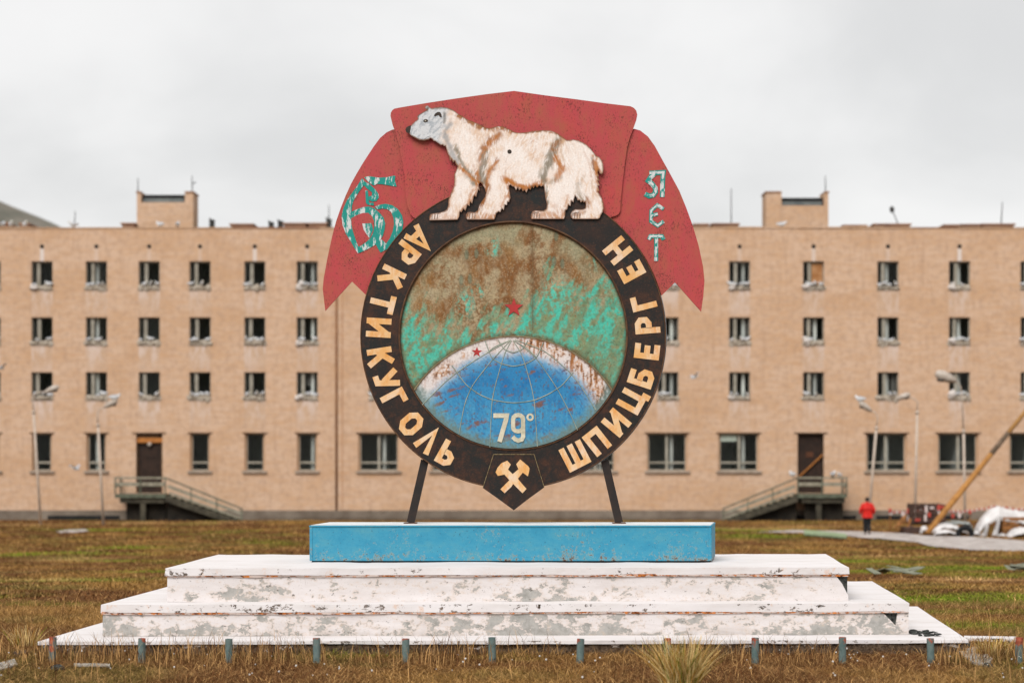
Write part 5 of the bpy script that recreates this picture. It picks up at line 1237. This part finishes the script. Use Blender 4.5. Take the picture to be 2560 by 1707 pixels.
# timber frame below the drape
fr = thing('timber_frame', SP(2200, 620, DD), 'orange brown timber stack under the large draped tarpaulin', 'timber')
for k, (y0, w) in enumerate(((470, .16), (520, .14), (575, .16), (625, .12))):
    a = SP(2060, y0, DD); b = SP(2620, y0 - 6, DD); MB().bar((a[0], DD - .25, a[2]), (b[0], DD - .2, b[2]), .5, w).build('beam', M['oldwood'], fr)
for x in (2070, 2340, 2560):
    a = SP(x, 400, DD); MB().bar((a[0], DD + .25, a[2]), (a[0], DD + .25, -1.6), .12, .12).build('post', M['oldwood'], fr)
# tyre
ty = thing('tyre', SP(1630, 640, DD - 1.0), 'black tyre half sunk among the white tarpaulins', 'tyre')
c = Vector(SP(1630, 665, DD - 1.0)); R = .33
pts = [c + Vector((math.cos(t) * R, .1 * math.sin(t*2) * 0, math.sin(t) * R)) for t in np.linspace(0, 2*math.pi, 29)]
MB().tube(pts, .095, 10, False).build('tread', M['rubber'], ty, True)
pts = [c + Vector((math.cos(t) * R * .72, 0, math.sin(t) * R * .72)) for t in np.linspace(0, 2*math.pi, 29)]
MB().tube(pts, .05, 8, False).build('sidewall', M['rubber'], ty, True)
# leaning pole
a = Vector(SP(1165, 650, DD - .2)); b = Vector(W(2560, 1033, 90)); b2 = a + (b - a) * 1.25
pl = thing('leaning_pole', a, 'long brown timber pole leaning up to the right over the heap', 'pole')
mid = a.lerp(b2, .52)
MB().tube([a, a.lerp(mid, .5), mid], [.13, .145, .12], 8).build('lower_shaft', plain('yellow_brown_pole', S(190,136,74), S(160,110,58), 3, .8), pl, True)
MB().tube([mid, mid.lerp(b2, .3)], [.122, .11], 8).build('splice_sleeve', plain('weathered_sleeve', S(120,100,82), S(96,80,64), 4, .8), pl, True)
MB().tube([mid.lerp(b2, .3), b2], [.108, .095], 8).build('upper_shaft', plain('pale_brown_pole', S(184,140,84), S(160,116,66), 3, .8), pl, True)
# crate
cr_ = thing('wooden_crate', SP(1190, 560, 91), 'dark slatted wooden crate hung with red and white tape', 'crate')
x0, _, zt = SP(985, 290, 91); x1 = SP(1395, 290, 91)[0]; zb = SP(985, 545, 91)[2]
nsl = 11
for k in range(nsl):
    xa = x0 + (x1 - x0) * k / nsl; MB().box(xa, xa + (x1-x0)/nsl - .03, 91, 91.04, zb + .05, zt - gg.uniform(0, .08)).build('slat', M['crate'], cr_)
for z in (zb + .12, (zb + zt)/2, zt - .12): MB().box(x0 - .03, x1 + .03, 90.95, 90.995, z, z + .09).build('rail', M['crate'], cr_)
for k in range(8): xa = x0 + (x1 - x0) * k / 8; MB().box(xa, xa + .16, 92.2, 92.24, zb, zt).build('slat', M['crate'], cr_)
for x in (x0, x1 - .04):
    for k in range(5): MB().box(x, x + .04, 91.06 + k*.23, 91.24 + k*.23, zb, zt - .03).build('slat', M['crate'], cr_)
MB().box(x0 + .04, x1 - .05, 91.05, 92.18, zb, zb + .06).build('floor_board', M['crate'], cr_)
for k, (xa, xb, ya, yb, mm) in enumerate(((1140,1170,310,400,'whitetape'),(1175,1210,395,450,'redtape'),(1200,1250,325,350,'whitetape'),(1290,1330,300,365,'redtape'),(1300,1320,370,440,'whitetape'),(1020,1080,470,500,'redtape'),(1130,1160,420,500,'whitetape'),(1340,1370,310,340,'redtape'))):
    p = SP(xa, ya, 90.9); q = SP(xb, yb, 90.9); MB().box(p[0], q[0], 90.9, 90.905 + .003*k, q[2], p[2]).build('tape_strip', M[mm], cr_)
# low pallet ends and broken boards left of the crate
pb = thing('broken_boards', gnd(850, 590), 'broken orange boards lying left of the crate', 'boards')
for xa, ya, xb, yb in ((775,590,880,440),(800,560,905,500),(880,500,900,430),(930,590,960,470),(790,600,960,590)):
    MB().bar(SP(xa, ya, 89.5 + gg.uniform(0,.4)), SP(xb, yb, 90.2), .1, .05).build('board', M['oldwood'], pb)
tag(MB().box(*(lambda a, b: (a[0], b[0], 89, 90.4, -1.6, -1.32))(SP(905, 640, 89), SP(1110, 640, 89))).build('pallet', M['crate']), 'dark low pallet in front of the crate', 'pallet')
# barrier tape on stakes
bt = thing('barrier_tape', SP(1600, 390, 92), 'red and white barrier tape strung on stakes along the site', 'barrier tape')
pts = [(712,380),(880,395),(1000,372),(1200,350),(1420,372),(1560,385),(1700,370),(1850,350),(2000,318),(2200,345),(2380,365),(2620,372)]
pw = []
for (xa, ya), (xb, yb) in zip(pts[:-1], pts[1:]):
    for k in range(5): pw.append((xa + (xb-xa)*k/5, ya + (yb-ya)*k/5 + 6*math.sin(k*1.3)))
for k, (p, q) in enumerate(zip(pw[:-1], pw[1:])):
    A = Vector(SP(*p, 92)); Bv = Vector(SP(*q, 92)); MB().bar(A, Bv, .01, .075).build('tape_segment', M['redtape' if k % 2 else 'whitetape'], bt)
for x, y in ((712,380),(935,350),(1690,380),(1480,420),(2000,318),(2352,362)):
    a = SP(x, y, 92.05); MB().bar((a[0], 92.05, -1.65), (a[0], 92.05, a[2] + .05), .05, .05).build('stake', M['oldwood'], bt)
for k, (x, y, h, mm) in enumerate(((712,345,60,'redtape'),(720,385,36,'whitetape'),(935,345,60,'redtape'),(940,430,70,'whitetape'),(950,480,60,'redtape'),(870,390,50,'whitetape'),(1690,370,40,'redtape'),(1480,410,50,'redtape'),(1560,400,60,'whitetape'),(955,530,50,'whitetape'))):
    a = SP(x - 18, y, 91.9); b = SP(x + 18, y + h, 91.9); MB().box(a[0], b[0], 91.88, 91.885 + .002*k, b[2], a[2]).build('tape_tail', M[mm], bt)
# green board on the grass
gpx = [gp(2010,1330), gp(2117,1341), gp(2117,1349), gp(2010,1340)]
V = [(x, y, z + .06) for x, y, z in gpx] + [(x, y, z + .14) for x, y, z in gpx]
tag(part('green_panel', V, [(0,3,2,1),(4,5,6,7),(0,1,5,4),(1,2,6,5),(2,3,7,6),(3,0,4,7)], plain('pale_green_panel', S(170,188,150,1.5), S(140,158,122,1.5), 3)), 'pale green panel lying in the grass left of the person', 'panel')
# corroded sheets in the grass
def sheet(px0, px1, py0, py1, seed, label):
    m = MB(); g = random.Random(seed)
    for k in range(6):
        c = gp(g.uniform(px0, px1), g.uniform(py0, py1)); a = g.uniform(0, 3.1); l = g.uniform(.15, .45); w = g.uniform(.08, .2); t = g.uniform(-.06, .06)
        u = Vector((math.cos(a)*l, math.sin(a)*l, t)); v = Vector((-math.sin(a)*w, math.cos(a)*w, g.uniform(-.05, .05))); c = Vector(c) + Vector((0, 0, .07 + .012*k)); n = Vector((0, 0, .015))
        P = [c-u-v, c+u-v, c+u+v*.6, c-u+v]; m.add([p for p in P] + [p + n for p in P], [(0,3,2,1),(4,5,6,7),(0,1,5,4),(1,2,6,5),(2,3,7,6),(3,0,4,7)])
    tag(m.build('scrap_sheet', plain('grey_green_scrap', S(158,160,138,1.5), S(112,112,92,1.5), 4)), label, 'scrap metal')
sheet(2175, 2290, 1428, 1444, 3, 'crumpled grey green sheet in the grass right of the pedestal')
sheet(2540, 2570, 1424, 1428, 8, 'dark green scrap sheet in the grass at the right edge')

# ------------------------------------------------------------------ person in red
def skin(name, verts, edges, rad, sub=2):
    me = bpy.data.meshes.new(name + '_tmp'); me.from_pydata(verts, edges, []); o = bpy.data.objects.new(name + '_tmp', me); COL.objects.link(o)
    md = o.modifiers.new('s', 'SKIN'); md.use_smooth_shade = True
    for i, v in enumerate(me.skin_vertices[0].data):
        r = rad[i]; v.radius = (r, r) if not isinstance(r, tuple) else r
        v.use_root = (i == 0)
    sb = o.modifiers.new('u', 'SUBSURF'); sb.levels = sub; sb.render_levels = sub
    dg = bpy.context.evaluated_depsgraph_get(); dg.update(); out = bpy.data.meshes.new_from_object(o.evaluated_get(dg)); out.name = name
    bpy.data.objects.remove(o); return out
def person():
    p = gp(2168, 1337); root = thing('person', p, 'person in red jacket and dark trousers walking away along the path', 'person')
    V = [(0,0,.93),(0,0,1.08),(0,-.01,1.25),(0,-.02,1.38),(0,-.01,1.47),(0,.01,1.55),(0,.02,1.64)]; R = [.13,.12,.13,.13,.055,.075,.085]; Ed = [(0,1),(1,2),(2,3),(3,4),(4,5),(5,6)]
    for s, kn, an in ((-1, (.085,.06,.50), (.07,.10,.09)), (1, (.085,.05,.49), (.07,-.16,.12))):
        i = len(V); V += [(s*.09,0,.88),(s*kn[0],kn[1],kn[2]),(s*an[0],an[1],an[2]),(s*an[0],an[1]+.13,an[2]-.05)]; R += [.095,.06,.042,.035]; Ed += [(0,i),(i,i+1),(i+1,i+2),(i+2,i+3)]
    hands = []
    for s in (-1, 1):
        i = len(V); V += [(s*.17,-.02,1.39),(s*.29,-.05,1.14),(s*.27,.10,.93),(s*.265,.13,.86)]; R += [.065,.048,.032,(.038,.02)]; Ed += [(3,i),(i,i+1),(i+1,i+2),(i+2,i+3)]
        b = i + 3
        for k in range(4):
            j = len(V); y = .10 + k*.021; L = (.07,.08,.075,.06)[k]
            V += [(s*.26,y,.83),(s*.25,y+.01,.83-L*.55),(s*.238,y+.012,.83-L)]; R += [.0095,.0085,.0075]; Ed += [(b,j),(j,j+1),(j+1,j+2)]
        j = len(V); V += [(s*.245,.155,.85),(s*.235,.175,.815)]; R += [.0105,.009]; Ed += [(b,j),(j,j+1)]
    body = link_mesh('body', skin('body', V, Ed, R), root); body.data.materials.append(plain('skin_tone', (.42,.25,.18), (.38,.22,.16), 8, .6))
    # jacket
    V = [(0,-.01,1.0),(0,-.01,.84),(0,-.01,1.2),(0,-.02,1.36),(0,-.01,1.47)]; R = [(.235,.17),(.235,.18),(.225,.165),(.19,.14),(.085,.085)]; Ed = [(0,1),(0,2),(2,3),(3,4)]
    for s in (-1, 1):
        i = len(V); V += [(s*.2,-.02,1.38),(s*.315,-.05,1.14),(s*.285,.09,.955)]; R += [.095,.08,.062]; Ed += [(3,i),(i,i+1),(i+1,i+2)]
    jk = link_mesh('jacket', skin('jacket', V, Ed, R), root); jk.data.materials.append(plain('red_jacket_cloth', S(222,40,26), S(196,26,22), 5, .6))
    V = [(0,0,.94),(0,0,.86)]; R = [.15,.13]; Ed = [(0,1)]
    for s, kn, an in ((-1, (.085,.06,.50), (.07,.10,.10)), (1, (.085,.05,.49), (.07,-.16,.14))):
        i = len(V); V += [(s*.10,0,.78),(s*kn[0],kn[1],kn[2]),(s*an[0],an[1],an[2])]; R += [.125,.098,.082]; Ed += [(1,i),(i,i+1),(i+1,i+2)]
    tr = link_mesh('trousers', skin('trousers', V, Ed, R), root); tr.data.materials.append(plain('dark_trousers', S(38,40,42), S(30,30,32), 5, .85))
    for s, y, z in ((-1,.10,.05),(1,-.16,.09)):
        V = [(s*.07,y-.04,z+.02),(s*.07,y+.06,z),(s*.07,y+.16,z-.015)]; sh = link_mesh('shoe', skin('shoe', V, [(0,1),(1,2)], [.062,.056,.045]), root); sh.data.materials.append(M['rubber'])
    h = MB().blob((0,-.005,1.63), (.098,.108,.112), 14, 10, .04); h.V = [v for v in h.V]
    hm = h.mesh('hair', plain('black_hair', S(30,26,24), S(22,18,16), 20, .6), True); link_mesh('hair', hm, root)
    f = MB().blob((0,.115,1.60), (.014,.022,.02), 8, 6); f.blob((-.033,.10,1.625), (.012,.008,.007), 8, 5); f.blob((.033,.10,1.625), (.012,.008,.007), 8, 5); f.blob((0,.10,1.56), (.026,.01,.007), 8, 5); f.blob((-.095,.0,1.61), (.012,.02,.03), 8, 5); f.blob((.095,.0,1.61), (.012,.02,.03), 8, 5)
    link_mesh('face', f.mesh('face', body.data.materials[0], True), body)
    cl = MB().tube([(.085*math.cos(t), -.01 + .085*math.sin(t), 1.485) for t in np.linspace(0, 2*math.pi, 17)], .024, 8, False).mesh('collar', jk.data.materials[0], True); link_mesh('collar', cl, jk)
    root.scale = (1.0, 1.0, 1.0)
person()

# ------------------------------------------------------------------ pipe stumps before the pedestal
n = NT('grey_green_flaked_pipe_paint', .7, .3); f = n.noise(6, 6, .7); oi = n.t.nodes.new('ShaderNodeObjectInfo')
tcg = n.t.nodes.new('ShaderNodeTexCoord'); oz = n.xyz(tcg.outputs['Object'])
c = n.ramp(n.noise(14, 5, .7), [(.35, S(86,108,106)), (.6, S(112,128,124)), (.75, S(74,88,84))])
top = n.mth('ADD', n.mth('ADD', f, n.rng(oz[2], .05, .27, -.14, .10)), n.mth('MULTIPLY', oi.outputs['Random'], .09))
c = n.mix(n.ramp(top, [(.60, 0.0), (.66, 1.0)]), c, n.ramp(n.noise(20, 4), [(.4, S(150,70,50)), (.65, S(196,110,80))]))
c = n.mix(n.ramp(n.noise(30, 5, .7), [(.62, 0.0), (.7, .8)]), c, S(56,48,44)); n.bump(n.noise(40, 4), .3, .003); pm = n.col(c)
def stump_mesh(h, seed):
    m = MB(); r = .041; k = 16
    m.tube([(0,0,-.15),(0,0,h)], r, k, False)
    b = len(m.V); 
    for z, rr in ((h, r), (h, r*.8), (h-.12, r*.8)):
        for i in range(k): m.V.append((rr*math.cos(2*math.pi*i/k), rr*math.sin(2*math.pi*i/k), z))
    for q in range(2):
        for i in range(k): j = (i+1) % k; m.F.append((b+q*k+i, b+q*k+j, b+(q+1)*k+j, b+(q+1)*k+i))
    m.F.append(tuple(b+2*k+i for i in range(k))); return m.mesh('pipe_stump', pm)
SX = [131,354,572,792,1014,1231,1450,1670,1888,2106,2327,2547]; ordn = ['leftmost', 'second', 'third', 'fourth', 'fifth', 'sixth', 'seventh', 'eighth', 'ninth', 'tenth', 'eleventh', 'rightmost']
for i, px in enumerate(SX):
    d = 21.3; o = link_mesh('pipe_stump', stump_mesh(.245 + gg.uniform(0, .025), i), None, ((px - 1280)*d/F, d, .0)); o.rotation_euler = (gg.uniform(-.03,.03), gg.uniform(-.025,.035), gg.uniform(0, 6))
    lb = f'{ordn[i]} grey green pipe stump in the row before the pedestal' if i in (0, 11) else (f'{ordn[i]} pipe stump from the left, behind the tall grass tussock' if i == 7 else f'{ordn[i]} grey green pipe stump from the left before the pedestal')
    tag(o, lb, 'pipe stump', 'pipe stumps before the pedestal')

# ------------------------------------------------------------------ boards, stones near the pedestal
wb = plain('weathered_grey_board', S(196,190,180,1.4), S(150,142,132,1.4), 7, .9)
def gboard(pts, h, label, name='plank', mat=None):
    P = [gp(*p) for p in pts]; V = [(x, y, z + .01) for x, y, z in P] + [(x, y, z + h) for x, y, z in P]; k = len(P)
    Fc = [tuple(range(k))[::-1], tuple(range(k, 2*k))] + [(i, (i+1) % k, k + (i+1) % k, k + i) for i in range(k)]
    tag(part(name, V, Fc, mat or wb), label, 'plank')
gboard([(2392,1632),(2440,1622),(2482,1652),(2470,1668),(2432,1662)], .035, 'short grey broken slab in the grass off the pedestal\'s right corner', 'concrete_slab')
gboard([(2410,1598),(2540,1600),(2540,1606),(2410,1604)], .05, 'long white board behind the rightmost pipe stump', 'plank', M['lip'])
gboard([(0,1662),(36,1652),(44,1666),(0,1680)], .03, 'pale grey slab corner in the grass at the left edge', 'concrete_slab')
gboard([(30,1636),(60,1630),(72,1638),(40,1644)], .04, 'dark board end in the grass left of the leftmost stump', 'plank', plain('dark_wet_board', S(84,64,50), S(60,46,38), 7))
gboard([(185,1662),(275,1663),(275,1669),(185,1668)], .025, 'thin pale lath lying in front of the pipe stumps', 'lath')
for px, py, r, lb in ((145,1675,.06,'dark round stone in the grass below the leftmost stump'), (2412,1618,.07,'dark stone beside the pedestal\'s right corner'), (2470,1668,.05,'dark stone at the end of the broken slab')):
    p = gp(px, py); m = MB().blob((p[0], p[1], p[2] + r*.4), (r*1.2, r, r*.7), 10, 7, .12); tag(m.build('stone', M['exposed'], None, True), lb, 'stone')

# ------------------------------------------------------------------ grass
def inside_poly(x, y, P):
    ins = np.zeros(len(x), bool)
    for (ax, ay), (bx_, by) in zip(P, P[1:] + P[:1]):
        c = ((ay > y) != (by > y)); ins ^= c & (x < (bx_-ax)*(y-ay)/(by-ay+1e-12) + ax)
    return ins
T3I = [list(p) for p in T3]
gm = NT('grass_blades', .9, .1); ga = gm.attr('paint')[0]; gm.col(ga); M['grass'] = gm.m
def blades(name, x, y, z, h, w, lean, col, segs=2, curl=.6, tipc=None):
    n = len(x); yaw = NR.uniform(0, 2*math.pi, n); ld = NR.uniform(0, 2*math.pi, n)
    sx, sy = np.cos(yaw)*w/2, np.sin(yaw)*w/2; lx, ly = np.cos(ld)*lean*h, np.sin(ld)*lean*h
    L = []; C = []
    def ring(t, k):
        q = t ** (1 + curl); L.append(np.stack([x - sx*k + lx*q, y - sy*k + ly*q, z + h*t*(1 - .25*lean*t)], 1)); L.append(np.stack([x + sx*k + lx*q, y + sy*k + ly*q, z + h*t*(1 - .25*lean*t)], 1))
    ring(0, 1.0)
    if segs == 2: ring(.55, .75)
    L.append(np.stack([x + lx, y + ly, z + h*(1 - .25*lean)], 1)); m = len(L)
    V = np.stack(L, 1).reshape(-1, 3); base = (np.arange(n) * m)[:, None]
    tris = np.array([[0,1,3],[0,3,2],[2,3,4]] if segs == 2 else [[0,1,2]]); Fi = (base[:, None, :] + tris[None]).reshape(-1, 3)
    me = bpy.data.meshes.new(name); me.vertices.add(len(V)); me.vertices.foreach_set('co', V.ravel().astype(np.float32))
    me.loops.add(Fi.size); me.loops.foreach_set('vertex_index', Fi.ravel().astype(np.int32)); me.polygons.add(len(Fi))
    me.polygons.foreach_set('loop_start', np.arange(0, Fi.size, 3, dtype=np.int32)); me.polygons.foreach_set('loop_total', np.full(len(Fi), 3, dtype=np.int32)); me.update(calc_edges=True)
    ca = me.color_attributes.new('paint', 'FLOAT_COLOR', 'POINT'); c = np.repeat(col[:, None, :], m, 1)
    if tipc is not None: c[:, -1] = tipc
    ca.data.foreach_set('color', np.concatenate([c.reshape(-1, 3), np.ones((len(V), 1))], 1).ravel().astype(np.float32)); me.materials.append(M['grass']); return me
def scatter(y0, y1, n, marg):
    y = y0 + (y1 - y0) * NR.random(n); hw = y * .2667 * 1.0 + marg; x = (NR.random(n)*2 - 1) * hw
    k = ~inside_poly(x, y, [tuple(p) for p in inset(T3, .1)]) & ~inside_poly(x, y, PATH_W)
    return x[k], y[k]
def tint(x, y, var=.3, sf=.15):
    n = len(x); c = grass_tint(x, y, n); r = NR.random((n, 1)); straw = np.array(lin((190,150,96))); drk = np.array(lin((84,50,26)))
    s = (NR.random((n, 1)) < sf); c = np.where(s, straw*.9 + c*.1, c); s = (NR.random((n, 1)) < sf); c = np.where(s, drk*.7 + c*.3, c)
    return np.clip(c * (1 + (r - .5) * 2 * var), 0, .7)
# near turf
x, y = scatter(17.0, 31.0, 330000, 1.6); n = len(x); cl = fbm(x*3, y*3, 71, 3); h = (.03 + .10*NR.random(n)**2) * (.5 + 1.1*cl) * np.where(y > 27, .9, np.where((y > 21.5) & (y < 22.3), 1.15, .95))
me = blades('grass', x, y, gz(x, y), h, .003 + .004*NR.random(n), .4 + 2.4*NR.random(n), tint(x, y, .35, .24) * 1.0)
tag(link_mesh('grass', me), 'dry brown and olive turf around the pedestal', 'grass', kind='stuff')
# middle turf
x, y = scatter(31.0, 60.0, 210000, 3.0); n = len(x); cl = fbm(x*1.2, y*1.2, 72, 3); h = (.03 + .07*NR.random(n)**2) * (.3 + 1.5*cl)
me = blades('grass', x, y, gz(x, y), h, .014 + .014*NR.random(n), .5 + 1.2*NR.random(n), tint(x, y, .22, .05), 1)
tag(link_mesh('grass', me), 'brown and green turf between pedestal and building site', 'grass', kind='stuff')
x, y = scatter(60.0, 105.0, 170000, 5.0); n = len(x); cl = fbm(x*.7, y*.7, 73, 3); h = (.04 + .10*NR.random(n)**2) * (.3 + 1.5*cl)
me = blades('grass', x, y, gz(x, y), h, .035 + .03*NR.random(n), .5 + 1.2*NR.random(n), tint(x, y, .22, .05), 1)
tag(link_mesh('grass', me), 'far turf at the foot of the apartment block', 'grass', kind='stuff')
# dry stems with seed heads
x, y = scatter(20.9, 22.1, 3200, .6); x2, y2 = scatter(19, 30, 1500, 1.0); x = np.concatenate([x, x2]); y = np.concatenate([y, y2])
k = fbm(x*.9, y*.9, 77, 3) > .42; x, y = x[k], y[k]; n = len(x); h = .12 + .28*NR.random(n)**1.4
c = np.where(NR.random((n, 1)) < .5, np.array(lin((96,64,38))), np.array(lin((180,140,90)))) * (.7 + .5*NR.random((n, 1)))
me = blades('dry_stems', x, y, gz(x, y), h, .0055 + .004*NR.random(n), .1 + .45*NR.random(n), c, 2, 1.2)
tag(link_mesh('dry_stems', me), 'thin dry stems rising before the white steps', 'grass', kind='stuff')
# pale moss tufts and cottony flower heads
m = MB(); g = random.Random(33)
for k in range(75):
    y_ = g.uniform(19.4, 22); hw = y_ * .27; x_ = g.uniform(-hw, hw)
    if inside_poly(np.array([x_]), np.array([y_]), [tuple(p) for p in T3])[0]: continue
    z_ = float(gz(x_, y_)); r = g.uniform(.005, .013); m.blob((x_, y_, z_ + g.uniform(.04, .11)), (r, r, r*.9), 6, 4, .2, g)
o = m.build('flower_heads', plain('white_down', (.62,.6,.57), (.5,.47,.43), 9)); tag(o, 'small white flower heads scattered through the front turf', 'flowers', kind='stuff')
# tussock
def tussock(px, py, n, hmin, hmax, spread, label, greenf):
    p = gp(px, py); r = np.sqrt(NR.random(n)) * spread; a = NR.random(n)*2*math.pi
    ox, oy = r*np.cos(a), r*np.sin(a)*.8; h = hmin + (hmax-hmin)*NR.random(n); lean = .10 + .75*NR.random(n)**1.5
    V = []; Fc = []; C = []
    straw = np.array(lin((216,188,130))); gold = np.array(lin((176,134,66))); grn = np.array(lin((110,116,36))); drk = np.array(lin((92,62,34)))
    for i in range(n):
        u = NR.random(); c = straw if u < .42 else gold if u < .75 else grn if u < .75 + greenf else drk
        c = c * (.75 + .4*NR.random()); w = .003 + .004*NR.random(); ang = a[i] + NR.uniform(-1.1, 1.1); b = len(V); yaw = NR.uniform(0, 3.14)
        for t in (0, .35, .7, 1.0):
            q = t**1.6; X = p[0] + ox[i]*.55 + math.cos(ang)*lean[i]*h[i]*q; Y = p[1] + oy[i]*.55 + math.sin(ang)*lean[i]*h[i]*q*.8; Zz = p[2] - .02 + h[i]*t*(1 - .18*lean[i]*t); k = w*(1 - t*.75)
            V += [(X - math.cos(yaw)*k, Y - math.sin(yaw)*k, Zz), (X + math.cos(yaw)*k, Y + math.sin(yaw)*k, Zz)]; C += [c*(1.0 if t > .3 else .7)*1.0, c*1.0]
        Fc += [(b+2*q, b+2*q+1, b+2*q+3, b+2*q+2) for q in range(3)]
    me = mkmesh('grass_tussock', V, Fc, M['grass']); ca = me.color_attributes.new('paint', 'FLOAT_COLOR', 'POINT'); ca.data.foreach_set('color', np.array([(*c, 1) for c in C]).ravel())
    tag(link_mesh('grass_tussock', me), label, 'tussock')
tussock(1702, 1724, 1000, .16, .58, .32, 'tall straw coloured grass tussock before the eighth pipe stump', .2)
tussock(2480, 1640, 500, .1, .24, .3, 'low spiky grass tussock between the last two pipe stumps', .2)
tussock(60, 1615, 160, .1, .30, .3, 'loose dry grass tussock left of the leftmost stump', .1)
